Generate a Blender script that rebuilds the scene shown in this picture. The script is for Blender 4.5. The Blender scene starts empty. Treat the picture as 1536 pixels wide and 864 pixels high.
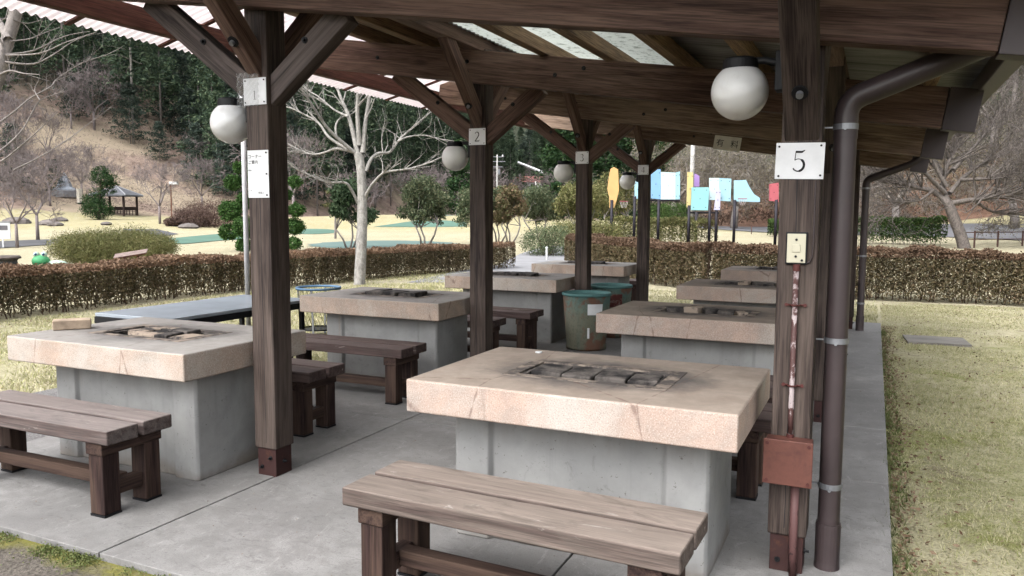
import bpy, math, random
import numpy as np
from mathutils import Vector, Matrix
random.seed(7); RS = np.random.RandomState(11)
S = bpy.context.scene
COL = S.collection
R = math.radians

# ------------------------------------------------------------------ camera
YAW, PIT, ROL, HC, FPX = R(24.848), R(5.369), R(0.27), 1.555, 1170.8
Fv = Vector((-math.sin(YAW)*math.cos(PIT), math.cos(YAW)*math.cos(PIT), -math.sin(PIT)))
R0 = Vector((math.cos(YAW), math.sin(YAW), 0)); U0 = R0.cross(Fv)
Rv = R0*math.cos(ROL)+U0*math.sin(ROL); Uv = -R0*math.sin(ROL)+U0*math.cos(ROL)
CP = Vector((0, 0, HC))
cam = bpy.data.cameras.new('camera'); co = bpy.data.objects.new('camera', cam); COL.objects.link(co)
M = Matrix((Rv, Uv, -Fv)).transposed().to_4x4(); M.translation = CP; co.matrix_world = M
cam.sensor_width = 36; cam.lens = FPX/1536*36; cam.clip_end = 2000; cam.clip_start = 0.05
S.camera = co
# ------------------------------------------------------------------ light
SUN_EL, SUN_AZ = R(52), R(196)          # azimuth from +Y clockwise; light from behind the camera, left
w = bpy.data.worlds.new('World'); S.world = w; w.use_nodes = True
nt = w.node_tree; bg = nt.nodes['Background']
sky = nt.nodes.new('ShaderNodeTexSky'); sky.sky_type = 'NISHITA'; sky.sun_disc = False
sky.sun_elevation = SUN_EL; sky.sun_rotation = SUN_AZ; sky.air_density = 1.0; sky.dust_density = 4.0; sky.ozone_density = 1.0
hs = nt.nodes.new('ShaderNodeHueSaturation'); hs.inputs['Saturation'].default_value = 0.14
nt.links.new(sky.outputs[0], hs.inputs['Color']); nt.links.new(hs.outputs[0], bg.inputs[0]); bg.inputs[1].default_value = 0.15
sl = bpy.data.lights.new('sun', 'SUN'); sl.energy = 1.3; sl.angle = R(38); sl.color = (1, .97, .93)
so = bpy.data.objects.new('sun', sl); COL.objects.link(so)
sd = Vector((math.sin(SUN_AZ)*math.cos(SUN_EL), math.cos(SUN_AZ)*math.cos(SUN_EL), math.sin(SUN_EL)))
so.rotation_euler = (-sd).to_track_quat('-Z', 'Y').to_euler(); so.location = sd*50
S.view_settings.view_transform = 'Standard'; S.view_settings.look = 'None'; S.view_settings.exposure = 1.78; S.view_settings.gamma = 1
S.render.engine = 'CYCLES'
S.cycles.max_bounces = 8; S.cycles.transparent_max_bounces = 12; S.cycles.diffuse_bounces = 4

# ------------------------------------------------------------------ measuring helpers (photo pixel 1536x864 -> place)
def ray(u, v): return Fv + Rv*((u-768)/FPX) - Uv*((v-432)/FPX)
def at(u, v, depth): return CP + ray(u, v)*depth
def gnd(u, v, z=0.0):
    r = ray(u, v); return CP + r*((z-HC)/r.z)

# ------------------------------------------------------------------ mesh builder
class MB:
    def __init__(s): s.v = []; s.f = []; s.g = []; s.k = 0
    def addv(s, vs, gs=None):
        b = len(s.v); s.v += [tuple(x) for x in vs]
        s.g += [tuple(x) for x in (gs if gs is not None else vs)]; return b
    def beam(s, p0, p1, wd, ht, up=(0, 0, 1)):
        p0 = Vector(p0); p1 = Vector(p1); d = p1-p0; L = d.length; d = d/L; up = Vector(up)
        if abs(d.dot(up)) > .98: up = Vector((0, 1, 0))
        sd_ = d.cross(up).normalized(); u = sd_.cross(d).normalized()
        o = random.uniform(0, 9); vs = []; gs = []
        for t in (0, L):
            for a, b in ((-1, -1), (1, -1), (1, 1), (-1, 1)):
                vs.append(p0+d*t+sd_*(a*wd/2)+u*(b*ht/2)); gs.append((t+o, a*wd/2+o*.7, b*ht/2))
        b = s.addv(vs, gs)
        s.f += [tuple(b+i for i in q) for q in ((0, 1, 2, 3)[::-1], (4, 5, 6, 7), (0, 1, 5, 4), (1, 2, 6, 5), (2, 3, 7, 6), (3, 0, 4, 7))]
        return s
    def box(s, x0, x1, y0, y1, z0, z1):
        dx, dy, dz = x1-x0, y1-y0, z1-z0; cx, cy, cz = (x0+x1)/2, (y0+y1)/2, (z0+z1)/2
        if dx >= dy and dx >= dz: return s.beam((x0, cy, cz), (x1, cy, cz), dy, dz)
        if dy >= dz: return s.beam((cx, y0, cz), (cx, y1, cz), dx, dz)
        return s.beam((cx, cy, z0), (cx, cy, z1), dx, dy)
    def quad(s, *ps):
        b = s.addv(ps); s.f.append(tuple(range(b, b+len(ps)))); return s
    def tube(s, pts, rads, n=8, caps=True):
        pts = [Vector(p) for p in pts]; rings = []; L = 0; ref = Vector((0.13, 0.31, 0.94))
        if not hasattr(rads, '__len__'): rads = [rads]*len(pts)
        o = random.uniform(0, 9)
        for i, p in enumerate(pts):
            d = (pts[min(i+1, len(pts)-1)]-pts[max(i-1, 0)])
            if d.length < 1e-9: d = Vector((0, 0, 1))
            d.normalize(); a = d.cross(ref)
            if a.length < .05: a = d.cross(Vector((1, 0, 0)))
            a.normalize(); b_ = d.cross(a)
            if i: L += (p-pts[i-1]).length
            vs = [p+(a*math.cos(2*math.pi*j/n)+b_*math.sin(2*math.pi*j/n))*rads[i] for j in range(n)]
            gs = [(L+o, rads[i]*math.cos(2*math.pi*j/n), rads[i]*math.sin(2*math.pi*j/n)) for j in range(n)]
            rings.append(s.addv(vs, gs))
        for i in range(len(rings)-1):
            for j in range(n):
                k = (j+1) % n; s.f.append((rings[i]+j, rings[i]+k, rings[i+1]+k, rings[i+1]+j))
        if caps and rads[0] > .004: s.f.append(tuple(rings[0]+j for j in range(n))[::-1]); s.f.append(tuple(rings[-1]+j for j in range(n)))
        return s
    def lathe(s, prof, n=32, c=(0, 0, 0), closed=False):
        rings = []
        for r, z in prof:
            rings.append(s.addv([(c[0]+r*math.cos(2*math.pi*j/n), c[1]+r*math.sin(2*math.pi*j/n), c[2]+z) for j in range(n)]))
        for i in range(len(rings)-1):
            for j in range(n):
                k = (j+1) % n; s.f.append((rings[i]+j, rings[i]+k, rings[i+1]+k, rings[i+1]+j))
        return s
    def prism(s, pts, z0, z1):
        n = len(pts); b = s.addv([(p[0], p[1], z0) for p in pts]+[(p[0], p[1], z1) for p in pts])
        s.f.append(tuple(range(b+n-1, b-1, -1))); s.f.append(tuple(range(b+n, b+2*n)))
        for i in range(n): j = (i+1) % n; s.f.append((b+i, b+j, b+n+j, b+n+i))
        return s
    def ball(s, c, rx, ry, rz, n=16, m=10):
        base = len(s.v); MB.lathe(s, [(max(math.sin(math.pi*i/m), .001), -math.cos(math.pi*i/m)) for i in range(m+1)], n)
        for i in range(base, len(s.v)):
            x, y, z = s.v[i]; s.v[i] = (c[0]+x*rx, c[1]+y*ry, c[2]+z*rz); s.g[i] = s.v[i]
        return s
    def merge(s, T):
        s.v = [tuple(T @ Vector(v)) for v in s.v]; return s
    def build(s, name, m, parent=None, bevel=0, smooth=False, seg=2, loc=None):
        me = bpy.data.meshes.new(name); me.from_pydata(s.v, [], s.f)
        a = me.attributes.new('gc', 'FLOAT_VECTOR', 'POINT'); a.data.foreach_set('vector', np.array(s.g, dtype=np.float32).ravel())
        me.materials.append(m)
        if smooth: me.polygons.foreach_set('use_smooth', np.ones(len(me.polygons), bool))
        me.update()
        o = bpy.data.objects.new(name, me); COL.objects.link(o)
        if loc is not None: o.location = loc
        if parent is not None: o.parent = parent
        if bevel:
            bm = o.modifiers.new('bevel', 'BEVEL'); bm.width = bevel; bm.segments = seg; bm.limit_method = 'ANGLE'; bm.angle_limit = R(40); bm.harden_normals = False
        return o

def raw(name, V, Fq, m, parent=None, smooth=False, loc=None):
    """numpy verts (n,3), faces (m,k) -> object"""
    me = bpy.data.meshes.new(name); V = np.asarray(V, np.float32); Fq = np.asarray(Fq, np.int32); k = Fq.shape[1]
    me.vertices.add(len(V)); me.vertices.foreach_set('co', V.ravel())
    me.loops.add(Fq.size); me.loops.foreach_set('vertex_index', Fq.ravel())
    me.polygons.add(len(Fq)); me.polygons.foreach_set('loop_start', np.arange(0, Fq.size, k, dtype=np.int32))
    me.polygons.foreach_set('loop_total', np.full(len(Fq), k, np.int32))
    if smooth: me.polygons.foreach_set('use_smooth', np.ones(len(Fq), bool))
    me.update(calc_edges=True); me.materials.append(m)
    o = bpy.data.objects.new(name, me); COL.objects.link(o)
    if loc is not None: o.location = loc
    if parent is not None: o.parent = parent
    return o

def cards(P, size, aspect=.5, flat=0., jitter=.35, tri=False):
    """leaf faces at points P (n,3)"""
    n = len(P); P = np.asarray(P)
    a = RS.normal(size=(n, 3)); a[:, 2] *= (1-flat); a /= np.linalg.norm(a, axis=1)[:, None]+1e-9
    b = RS.normal(size=(n, 3)); b[:, 2] *= (1-flat); b -= a*(a*b).sum(1)[:, None]; b /= np.linalg.norm(b, axis=1)[:, None]+1e-9
    s = size*(1+jitter*RS.uniform(-1, 1, (n, 1)))
    a = a*s*.5; b = b*s*.5*aspect
    V = np.stack([P-a, P-b*1.0+a*.1, P+a, P+b*1.0+a*.1], 1).reshape(-1, 3)
    return V, np.arange(4*n).reshape(n, 4)

def tag(o, label=None, cat=None, group=None, kind=None):
    if label: o['label'] = label
    if cat: o['category'] = cat
    if group: o['group'] = group
    if kind: o['kind'] = kind
    return o
def thing(name, label, cat, loc=(0, 0, 0), rz=0, group=None):
    o = bpy.data.objects.new(name, None); COL.objects.link(o); o.location = loc; o.rotation_euler = (0, 0, rz); o.empty_display_size = .2
    return tag(o, label, cat, group)
def dup(o, loc=None, rz=None, label=None, parent=None, scale=None):
    c = o.copy(); COL.objects.link(c)
    if parent is not None: c.parent = parent
    if loc is not None: c.location = loc
    if rz is not None: c.rotation_euler = (0, 0, rz)
    if scale is not None: c.scale = scale if hasattr(scale, '__len__') else (scale,)*3
    if label: c['label'] = label
    for ch in list(o.children): dup(ch, parent=c)
    return c
def struct(o): o['kind'] = 'structure'; return o

# ------------------------------------------------------------------ materials
class NT:
    def __init__(s, name):
        s.m = bpy.data.materials.new(name); s.m.use_nodes = True; s.t = s.m.node_tree; s.b = s.t.nodes['Principled BSDF']
        s.b.inputs['Specular IOR Level'].default_value = .25
    def n(s, ty, **kw):
        x = s.t.nodes.new(ty)
        for k, v in kw.items():
            if k.startswith('i_'): x.inputs[k[2:]].default_value = v
            else: setattr(x, k, v)
        return x
    def l(s, a, b): s.t.links.new(a, b)
    def coord(s, kind='Object', scale=(1, 1, 1), rnd=0.):
        if kind == 'gc': c = s.n('ShaderNodeAttribute', attribute_name='gc').outputs['Vector']
        elif kind == 'pos': c = s.n('ShaderNodeNewGeometry').outputs['Position']
        else: c = s.n('ShaderNodeTexCoord').outputs[kind]
        if rnd:
            oi = s.n('ShaderNodeObjectInfo'); ad = s.n('ShaderNodeVectorMath', operation='ADD'); mu = s.n('ShaderNodeMath', operation='MULTIPLY'); mu.inputs[1].default_value = rnd
            s.l(oi.outputs['Random'], mu.inputs[0]); s.l(c, ad.inputs[0]); s.l(mu.outputs[0], ad.inputs[1]); c = ad.outputs[0]
        mp = s.n('ShaderNodeMapping'); mp.inputs['Scale'].default_value = scale; s.l(c, mp.inputs['Vector']); return mp.outputs[0]
    def noise(s, vec, scale=1, detail=4, rough=.55, dist=0):
        x = s.n('ShaderNodeTexNoise'); x.inputs['Scale'].default_value = scale; x.inputs['Detail'].default_value = detail
        x.inputs['Roughness'].default_value = rough; x.inputs['Distortion'].default_value = dist; s.l(vec, x.inputs['Vector']); return x.outputs[0]
    def ramp(s, fac, stops, interp='LINEAR'):
        x = s.n('ShaderNodeValToRGB'); x.color_ramp.interpolation = interp; e = x.color_ramp.elements
        while len(e) < len(stops): e.new(.5)
        for i, (p, c) in enumerate(stops):
            e[i].position = p; e[i].color = (c, c, c, 1) if not hasattr(c, '__len__') else (*c, 1)
        s.l(fac, x.inputs[0]); return x.outputs[0]
    def mix(s, fac, a, b, mode='MIX'):
        x = s.n('ShaderNodeMix', data_type='RGBA', blend_type=mode)
        for v, i in ((fac, 0), (a, 6), (b, 7)):
            if hasattr(v, 'is_linked') or hasattr(v, 'links'): s.l(v, x.inputs[i])
            else: x.inputs[i].default_value = v if i == 0 else ((*v, 1) if len(v) == 3 else v)
        return x.outputs[2]
    def math(s, op, a, b=None, clamp=False):
        x = s.n('ShaderNodeMath', operation=op, use_clamp=clamp)
        for v, i in ((a, 0), (b, 1)):
            if v is None: continue
            if hasattr(v, 'links'): s.l(v, x.inputs[i])
            else: x.inputs[i].default_value = v
        return x.outputs[0]
    def bump(s, h, st=.3, dist=.01):
        x = s.n('ShaderNodeBump'); x.inputs['Strength'].default_value = st; x.inputs['Distance'].default_value = dist
        s.l(h, x.inputs['Height']); s.l(x.outputs[0], s.b.inputs['Normal'])
    def done(s, col, rough=.7, metal=0, spec=None):
        if hasattr(col, 'links'): s.l(col, s.b.inputs['Base Color'])
        else: s.b.inputs['Base Color'].default_value = (*col, 1)
        if hasattr(rough, 'links'): s.l(rough, s.b.inputs['Roughness'])
        else: s.b.inputs['Roughness'].default_value = rough
        s.b.inputs['Metallic'].default_value = metal
        if spec is not None: s.b.inputs['Specular IOR Level'].default_value = spec
        return s.m

def wood(name, dark, light, worn, wamt=0., top=0., bump=.35):
    t = NT(name)
    g = t.noise(t.coord('gc', (1.6, 28, 28), 30), 1, 5, .6, .6)
    fine = t.noise(t.coord('gc', (5, 150, 150), 30), 1, 3, .6)
    big = t.noise(t.coord('gc', (.9, 5, 5), 30), 1, 3, .5)
    c = t.ramp(g, [(.3, dark), (.72, light)])
    c = t.mix(t.ramp(fine, [(.38, .85), (.56, 0.)]), c, tuple(x*.45 for x in dark))
    # knots
    vo = t.n('ShaderNodeTexVoronoi'); vo.inputs['Scale'].default_value = 1; t.l(t.coord('gc', (1.7, 6, 6), 30), vo.inputs['Vector'])
    c = t.mix(t.ramp(vo.outputs['Distance'], [(.05, .8), (.16, 0.)]), c, tuple(x*.4 for x in dark))
    wf = t.ramp(t.math('ADD', t.math('MULTIPLY', big, .6), t.math('MULTIPLY', g, .5)), [(.52-wamt*.12, 0.), (.70-wamt*.10, min(1, wamt))])
    if top:
        nz = t.n('ShaderNodeSeparateXYZ'); t.l(t.n('ShaderNodeNewGeometry').outputs['Normal'], nz.inputs[0])
        up = t.math('MULTIPLY', t.ramp(nz.outputs[2], [(.5, 0.), (.9, 1.)]), t.ramp(big, [(.25, top*.65), (.6, top)]))
        c = t.mix(t.ramp(big, [(.3, .25), (.6, .0)]), c, worn)
        wf = t.math('MAXIMUM', wf, up)
        wn = t.mix(t.ramp(g, [(.35, 0.), (.65, 1.)]), tuple(x*.78 for x in worn), worn)
        c = t.mix(wf, c, wn)
        # pale scuffs
        sc = t.noise(t.coord('gc', (4, 14, 14), 17), 1, 6, .7, 1)
        c = t.mix(t.math('MULTIPLY', t.ramp(sc, [(.62, 0.), (.7, .8)]), 1), c, (.42, .38, .35))
        c = t.mix(t.ramp(t.noise(t.coord('gc', (3, 9, 9), 23), 1, 5, .7, .8), [(.52, 0.), (.66, .7)]), c, tuple(x*.42 for x in worn)); c = t.mix(t.ramp(fine, [(.33, .25), (.5, 0.)]), c, tuple(x*.35 for x in worn))
    else: c = t.mix(wf, c, worn)
    t.bump(t.math('ADD', fine, t.math('MULTIPLY', g, .6)), bump, .004)
    return t.done(c, t.ramp(big, [(.3, .6), (.7, .82)]))

W_BEAM = wood('dark_stained_beam', (.090, .050, .039), (.205, .124, .096), (.26, .18, .14), .4)
W_BEAMF = wood('light_tan_beam', (.15, .097, .068), (.32, .22, .16), (.38, .29, .22), .4)  # lighter tan wood for the two farther sloping beams
W_BRIGHT = wood('bare_pine_purlin', (.20, .12, .07), (.36, .24, .14), (.28, .2, .14), .3)
W_POST = wood('post_wood', (.040, .028, .024), (.105, .077, .066), (.16, .125, .105), .45)
W_GREY = wood('weathered_brace', (.042, .031, .028), (.092, .069, .061), (.17, .14, .128), .6)
W_BENCH = wood('bench_wood', (.055, .035, .032), (.12, .083, .072), (.29, .24, .205), .5, .9, .5)
W_LEG = wood('bench_leg_wood', (.028, .016, .015), (.068, .038, .033), (.13, .085, .06), .5)
W_RED = wood('red_brown_beam', (.095, .036, .025), (.17, .072, .052), (.20, .10, .075), .3)
W_PLANK = wood('grey_plank', (.12, .11, .10), (.24, .22, .20), (.3, .28, .25), .6)

def simple(name, col, rough=.6, metal=0, var=.25, scale=8, bump=0, spec=None, coord='Object'):
    t = NT(name); n = t.noise(t.coord(coord, rnd=5), scale, 5, .6)
    c = t.mix(t.ramp(n, [(.3, 0.), (.7, 1.)]), tuple(x*(1-var) for x in col), tuple(min(1, x*(1+var*.6)) for x in col))
    if bump: t.bump(n, bump, .01)
    return t.done(c, rough, metal, spec)

def concrete(name, col, stain, amt=.5, sc=1., joint=False):
    t = NT(name); co_ = t.coord('Object', rnd=9)
    a = t.noise(co_, .9*sc, 6, .6, .4); b = t.noise(co_, 9*sc, 5, .65); f = t.noise(co_, 140*sc, 3, .7)
    c = t.mix(t.ramp(a, [(.35, 0.), (.65, 1.)]), tuple(x*.74 for x in col), tuple(x*1.1 for x in col))
    c = t.mix(t.ramp(b, [(.42, amt), (.6, 0.)]), c, stain)
    c = t.mix(t.ramp(t.noise(co_, 2.6*sc, 7, .7, 1.2), [(.58, 0.), (.72, amt)]), c, tuple(x*.55 for x in col))
    c = t.mix(t.ramp(f, [(.35, .45), (.5, 0.)]), c, tuple(x*.5 for x in col))
    sp = t.noise(t.coord('Object', (1.5, 4, 1), 3), 4.5, 9, .82, 1.5); c = t.mix(t.ramp(sp, [(.55, 0.), (.62, .55)]), c, tuple(x*.5 for x in col))
    pl = t.noise(t.coord('Object', (4, 1.4, 1), 5), 3.5, 9, .8, 1.2); c = t.mix(t.ramp(pl, [(.57, 0.), (.66, .5)]), c, tuple(min(1, x*1.45) for x in col))
    gr = t.noise(co_, 28, 4, .8); c = t.mix(t.ramp(gr, [(.62, 0.), (.68, .6)]), c, tuple(x*.42 for x in col))
    t.bump(t.math('ADD', t.math('MULTIPLY', f, .5), b), .3, .006)
    return t.done(c, t.ramp(b, [(.3, .55), (.7, .85)]))
C_FLOOR = concrete('floor_concrete', (.275, .267, .260), (.185, .178, .172), .6)
def slabmat(name, side, top, soot_amt, brown):
    t = NT(name); oc = t.coord('Object'); co_ = t.coord('Object', rnd=6)
    f = t.noise(co_, 170, 3, .8); m_ = t.noise(co_, 5, 6, .65, .5); b = t.noise(co_, 22, 4, .6)
    cs = t.mix(t.ramp(m_, [(.35, 0.), (.65, 1.)]), tuple(x*.84 for x in side), (min(1, side[0]*1.12), side[1]*1.0, side[2]*.95))
    lg = t.noise(co_, 1.7, 5, .6, .8); cs = t.mix(t.ramp(lg, [(.48, 0.), (.66, .65)]), cs, (.53, .50, .46)); cs = t.mix(t.ramp(lg, [(.30, .45), (.44, 0.)]), cs, (side[0]*.62, side[1]*.6, side[2]*.6))
    cs = t.mix(t.ramp(t.noise(t.coord('Object', (7, 7, 1.2), 6), 1.5, 5, .7), [(.60, 0.), (.72, .45)]), cs, tuple(x*.5 for x in side))
    cs = t.mix(t.ramp(f, [(.34, .6), (.46, 0.)]), cs, (side[0]*.45, side[1]*.38, side[2]*.35))
    cs = t.mix(t.ramp(f, [(.56, 0.), (.66, .5)]), cs, (.72, .68, .62))
    ct = t.mix(t.ramp(m_, [(.3, 0.), (.65, 1.)]), brown, top)
    ct = t.mix(t.ramp(b, [(.4, .35), (.6, 0.)]), ct, tuple(x*.7 for x in top))
    # soot round the fire pit
    mp = t.n('ShaderNodeMapping'); mp.inputs['Scale'].default_value = (1/.62, 1/.40, 0); t.l(oc, mp.inputs['Vector'])
    ln = t.n('ShaderNodeVectorMath', operation='LENGTH'); t.l(mp.outputs[0], ln.inputs[0])
    dd = t.math('ADD', ln.outputs['Value'], t.math('MULTIPLY', t.math('SUBTRACT', t.noise(co_, 4, 5, .7), .5), .9))
    ct = t.mix(t.ramp(dd, [(.55, soot_amt), (1.15, 0.)]), ct, (.07, .065, .065))
    nz = t.n('ShaderNodeSeparateXYZ'); t.l(t.n('ShaderNodeNewGeometry').outputs['Normal'], nz.inputs[0])
    c = t.mix(t.ramp(nz.outputs[2], [(.4, 0.), (.8, 1.)]), cs, ct)
    # hairline cracks on the rim
    vo = t.n('ShaderNodeTexVoronoi', feature='DISTANCE_TO_EDGE'); vo.inputs['Scale'].default_value = 1
    t.l(t.coord('Object', (1.1, .5, .25), 6), vo.inputs['Vector'])
    wv = t.math('ADD', vo.outputs['Distance'], t.math('MULTIPLY', t.math('SUBTRACT', b, .5), .02))
    c = t.mix(t.ramp(wv, [(.0006, .6), (.0022, 0.)]), c, (.16, .1, .08))
    t.bump(t.math('ADD', f, b), .3, .004)
    return t.done(c, .75)
C_SLAB_R = slabmat('brown_filmed_slab', (.45, .37, .32), (.36, .30, .25), .9, (.25, .20, .165))
C_SLAB_L = slabmat('pale_slab', (.41, .345, .29), (.345, .325, .305), .75, (.27, .25, .23))
def pedmat():
    t = NT('pedestal_concrete'); co_ = t.coord('Object', rnd=6)
    a = t.noise(co_, 3, 6, .6); st = t.noise(t.coord('Object', (14, 14, .6), 6), 1, 4, .6); b = t.noise(co_, 40, 4, .7)
    c = t.mix(t.ramp(a, [(.3, 0.), (.7, 1.)]), (.235, .235, .232), (.335, .332, .325))
    c = t.mix(t.ramp(st, [(.56, 0.), (.74, .5)]), c, (.22, .22, .215))
    ru = t.noise(t.coord('Object', (9, 9, .35), 8), 1, 2, .5)
    c = t.mix(t.ramp(ru, [(.70, 0.), (.78, .55)]), c, (.28, .16, .08))
    sx = t.n('ShaderNodeSeparateXYZ'); t.l(t.coord('Object'), sx.inputs[0])
    zz = t.math('ADD', sx.outputs[2], t.math('MULTIPLY', t.math('SUBTRACT', a, .5), .25))
    c = t.mix(t.ramp(zz, [(.0, .8), (.10, 0.)]), c, (.20, .165, .135))
    c = t.mix(t.ramp(t.noise(co_, 7, 8, .8, 1), [(.58, 0.), (.66, .45)]), c, (.15, .148, .14))
    c = t.mix(t.ramp(t.noise(co_, 1.8, 5, .6, .6), [(.5, 0.), (.68, .5)]), c, (.42, .42, .41))
    c = t.mix(t.ramp(t.noise(co_, 36, 3, .8), [(.66, 0.), (.70, .8)]), c, (.12, .11, .10))
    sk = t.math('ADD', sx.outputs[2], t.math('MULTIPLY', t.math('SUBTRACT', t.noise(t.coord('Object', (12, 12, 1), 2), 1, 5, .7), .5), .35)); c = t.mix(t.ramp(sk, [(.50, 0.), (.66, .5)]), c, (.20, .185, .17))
    t.bump(b, .2, .005); return t.done(c, .7)
C_PED = pedmat()
M_BRICK = simple('fire_brick', (.46, .36, .27), .85, 0, .35, 14, .3)
def charmat(name, base, ch, lo, hi):
    t = NT(name); n = t.noise(t.coord('Object', rnd=8), 9, 5, .65)
    c = t.mix(t.ramp(n, [(lo, 0.), (hi, 1.)]), base, ch); t.bump(n, .4, .01); return t.done(c, .9)
M_CHAR = charmat('charred_brick', (.125, .11, .10), (.022, .02, .02), .40, .60)
M_CHARL = charmat('lightly_charred_brick', (.36, .29, .23), (.05, .045, .045), .5, .62)
M_ASH = charmat('ash', (.10, .095, .09), (.025, .023, .022), .4, .6)
M_BLACK = simple('black_metal', (.02, .02, .022), .5)
M_STEEL = simple('steel_top_sky_reflection', (.34, .38, .43), .25, 0, .12, 3, 0, .8)  # sky reflection put into the base colour as pale blue grey, no metallic
M_GALV = simple('galvanised_steel', (.30, .31, .33), .45, .6, .2, 10)
M_PIPE = simple('brown_pvc_pipe', (.060, .044, .045), .42, 0, .14, 6, 0, .5)
M_MAROON = None
def rusty(name, base, rust, lo, hi, rough=.6, sc=7, stretch=(1, 1, 1)):
    t = NT(name); co_ = t.coord('Object', stretch, 8); n = t.noise(co_, sc, 6, .7, .6); f = t.noise(co_, sc*7, 3, .6)
    c = t.mix(t.ramp(n, [(lo, 0.), (hi, 1.)]), t.mix(f, tuple(x*.75 for x in base), base), t.mix(f, tuple(x*.6 for x in rust), rust))
    t.bump(n, .2, .004); return t.done(c, rough)
M_MAROON = rusty('maroon_paint', (.115, .038, .034), (.05, .025, .02), .5, .75, .55)
M_JBOX = rusty('rusty_red_box', (.155, .065, .05), (.09, .042, .038), .45, .7, .5)
M_CONDUIT = rusty('flaking_maroon_conduit', (.105, .052, .048), (.50, .42, .42), .5, .56, .5, 5, (6, 6, 3))
M_CONDUIT2 = rusty('flaking_maroon_conduit_lower', (.13, .065, .062), (.035, .02, .02), .56, .60, .5, 14)
M_SHOE = rusty('shoe_paint', (.062, .030, .028), (.16, .07, .04), .55, .75, .6, 10)
def barrelmat():
    t = NT('green_painted_drum'); co_ = t.coord('Object', (1, 1, .8), 8); n = t.noise(co_, 5, 6, .7, .6); f = t.noise(co_, 40, 4, .7); g = t.noise(t.coord('Object', (10, 10, 1.2), 3), 1, 4, .6)
    sx = t.n('ShaderNodeSeparateXYZ'); t.l(t.coord('Object'), sx.inputs[0])
    hgt = t.math('ADD', sx.outputs[2], t.math('MULTIPLY', t.math('SUBTRACT', n, .5), .6))
    c = t.mix(t.ramp(hgt, [(.40, 0.), (.60, 1.)]), (.14, .14, .10), (.10, .175, .155))
    c = t.mix(t.ramp(g, [(.5, 0.), (.7, .7)]), c, (.09, .13, .11)); c = t.mix(t.ramp(f, [(.35, .5), (.5, 0.)]), c, (.06, .06, .045))
    c = t.mix(t.ramp(t.noise(co_, 4.2, 5, .65, .5), [(.50, 0.), (.58, .9)]), c, (.15, .07, .045)); t.bump(n, .2, .004); return t.done(c, .6)
M_BARREL = barrelmat()
M_TEALRIM = rusty('teal_inside', (.11, .24, .235), (.05, .07, .06), .6, .75, .6, 5)
M_BLUERIM = rusty('blue_rim', (.09, .17, .27), (.05, .08, .1), .6, .8, .55, 5)
M_WHITE = simple('white_paint', (.72, .73, .74), .4, 0, .08, 5)
M_PLATE = simple('white_enamel_plate', (.74, .75, .77), .35, 0, .10, 12)
M_CREAM = simple('cream_plastic', (.60, .57, .44), .4, 0, .05, 4)
M_INK = simple('black_ink', (.015, .015, .015), .6)
def globemat():
    t = NT('opal_glass'); t.b.inputs['Subsurface Weight'].default_value = .3; t.b.inputs['Subsurface Radius'].default_value = (.05, .05, .05)
    dd = t.noise(t.coord('Object', rnd=4), 9, 5, .7); return t.done(t.mix(t.ramp(dd, [(.5, 0.), (.75, .35)]), (.82, .83, .84), (.50, .49, .46)), .25, 0, .5)
M_GLOBE = globemat()
def leaf(name, cols, rough=.6, trans=.25):
    t = NT(name); g = t.n('ShaderNodeNewGeometry')
    oi = t.n('ShaderNodeObjectInfo')
    k = len(cols); c = t.ramp(g.outputs['Random Per Island'], [((i+.0)/(k-1) if k > 1 else 0, cols[i]) for i in range(k)])
    n = t.noise(t.coord('Object', rnd=7), .9, 3, .5)
    c = t.mix(t.ramp(n, [(.3, .42), (.65, 0.)]), c, tuple(x*.62 for x in cols[0]))
    v = t.math('ADD', t.math('MULTIPLY', oi.outputs['Random'], .5), .75)
    hsv = t.n('ShaderNodeHueSaturation'); t.l(v, hsv.inputs['Value']); t.l(c, hsv.inputs['Color']); c = hsv.outputs[0]
    t.done(c, rough)
    tr = t.n('ShaderNodeBsdfTranslucent'); t.l(c, tr.inputs[0]); mx = t.n('ShaderNodeMixShader'); mx.inputs[0].default_value = trans
    out = [x for x in t.t.nodes if x.type == 'OUTPUT_MATERIAL'][0]
    t.l(t.b.outputs[0], mx.inputs[1]); t.l(tr.outputs[0], mx.inputs[2]); t.l(mx.outputs[0], out.inputs[0]); return t.m
L_CEDAR = leaf('cedar_needles', [(.045, .075, .05), (.08, .13, .078), (.13, .19, .11), (.165, .21, .115)], .6, .4)
L_CEDAR2 = leaf('blue_green_foliage', [(.045, .07, .058), (.085, .12, .092), (.13, .17, .125)], .6, .4)
L_BRIGHTCON = leaf('fresh_conifer_needles', [(.015, .045, .015), (.035, .085, .025), (.07, .13, .04)])
L_BROAD = leaf('broadleaf_leaves', [(.06, .095, .045), (.13, .17, .085), (.21, .25, .13), (.30, .30, .18)])
L_BROADD = leaf('dark_camellia_leaves', [(.02, .045, .02), (.05, .09, .04), (.10, .14, .07)])
L_REDDISH = leaf('reddish_young_leaves', [(.11, .12, .05), (.18, .17, .075), (.26, .15, .10), (.24, .21, .12)])
L_OLIVE = leaf('olive_bush_leaves', [(.09, .10, .035), (.17, .18, .06), (.25, .25, .10), (.27, .22, .11)])
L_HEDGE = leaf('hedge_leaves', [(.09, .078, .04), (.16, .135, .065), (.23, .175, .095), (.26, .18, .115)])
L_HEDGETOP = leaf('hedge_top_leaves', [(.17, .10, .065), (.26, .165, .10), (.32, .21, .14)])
L_GREENHEDGE = leaf('green_hedge_leaves', [(.03, .07, .015), (.07, .13, .03), (.13, .20, .06)])
L_CLOUD = leaf('pruned_pine_needles', [(.03, .08, .015), (.07, .16, .035), (.12, .23, .06)])
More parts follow.
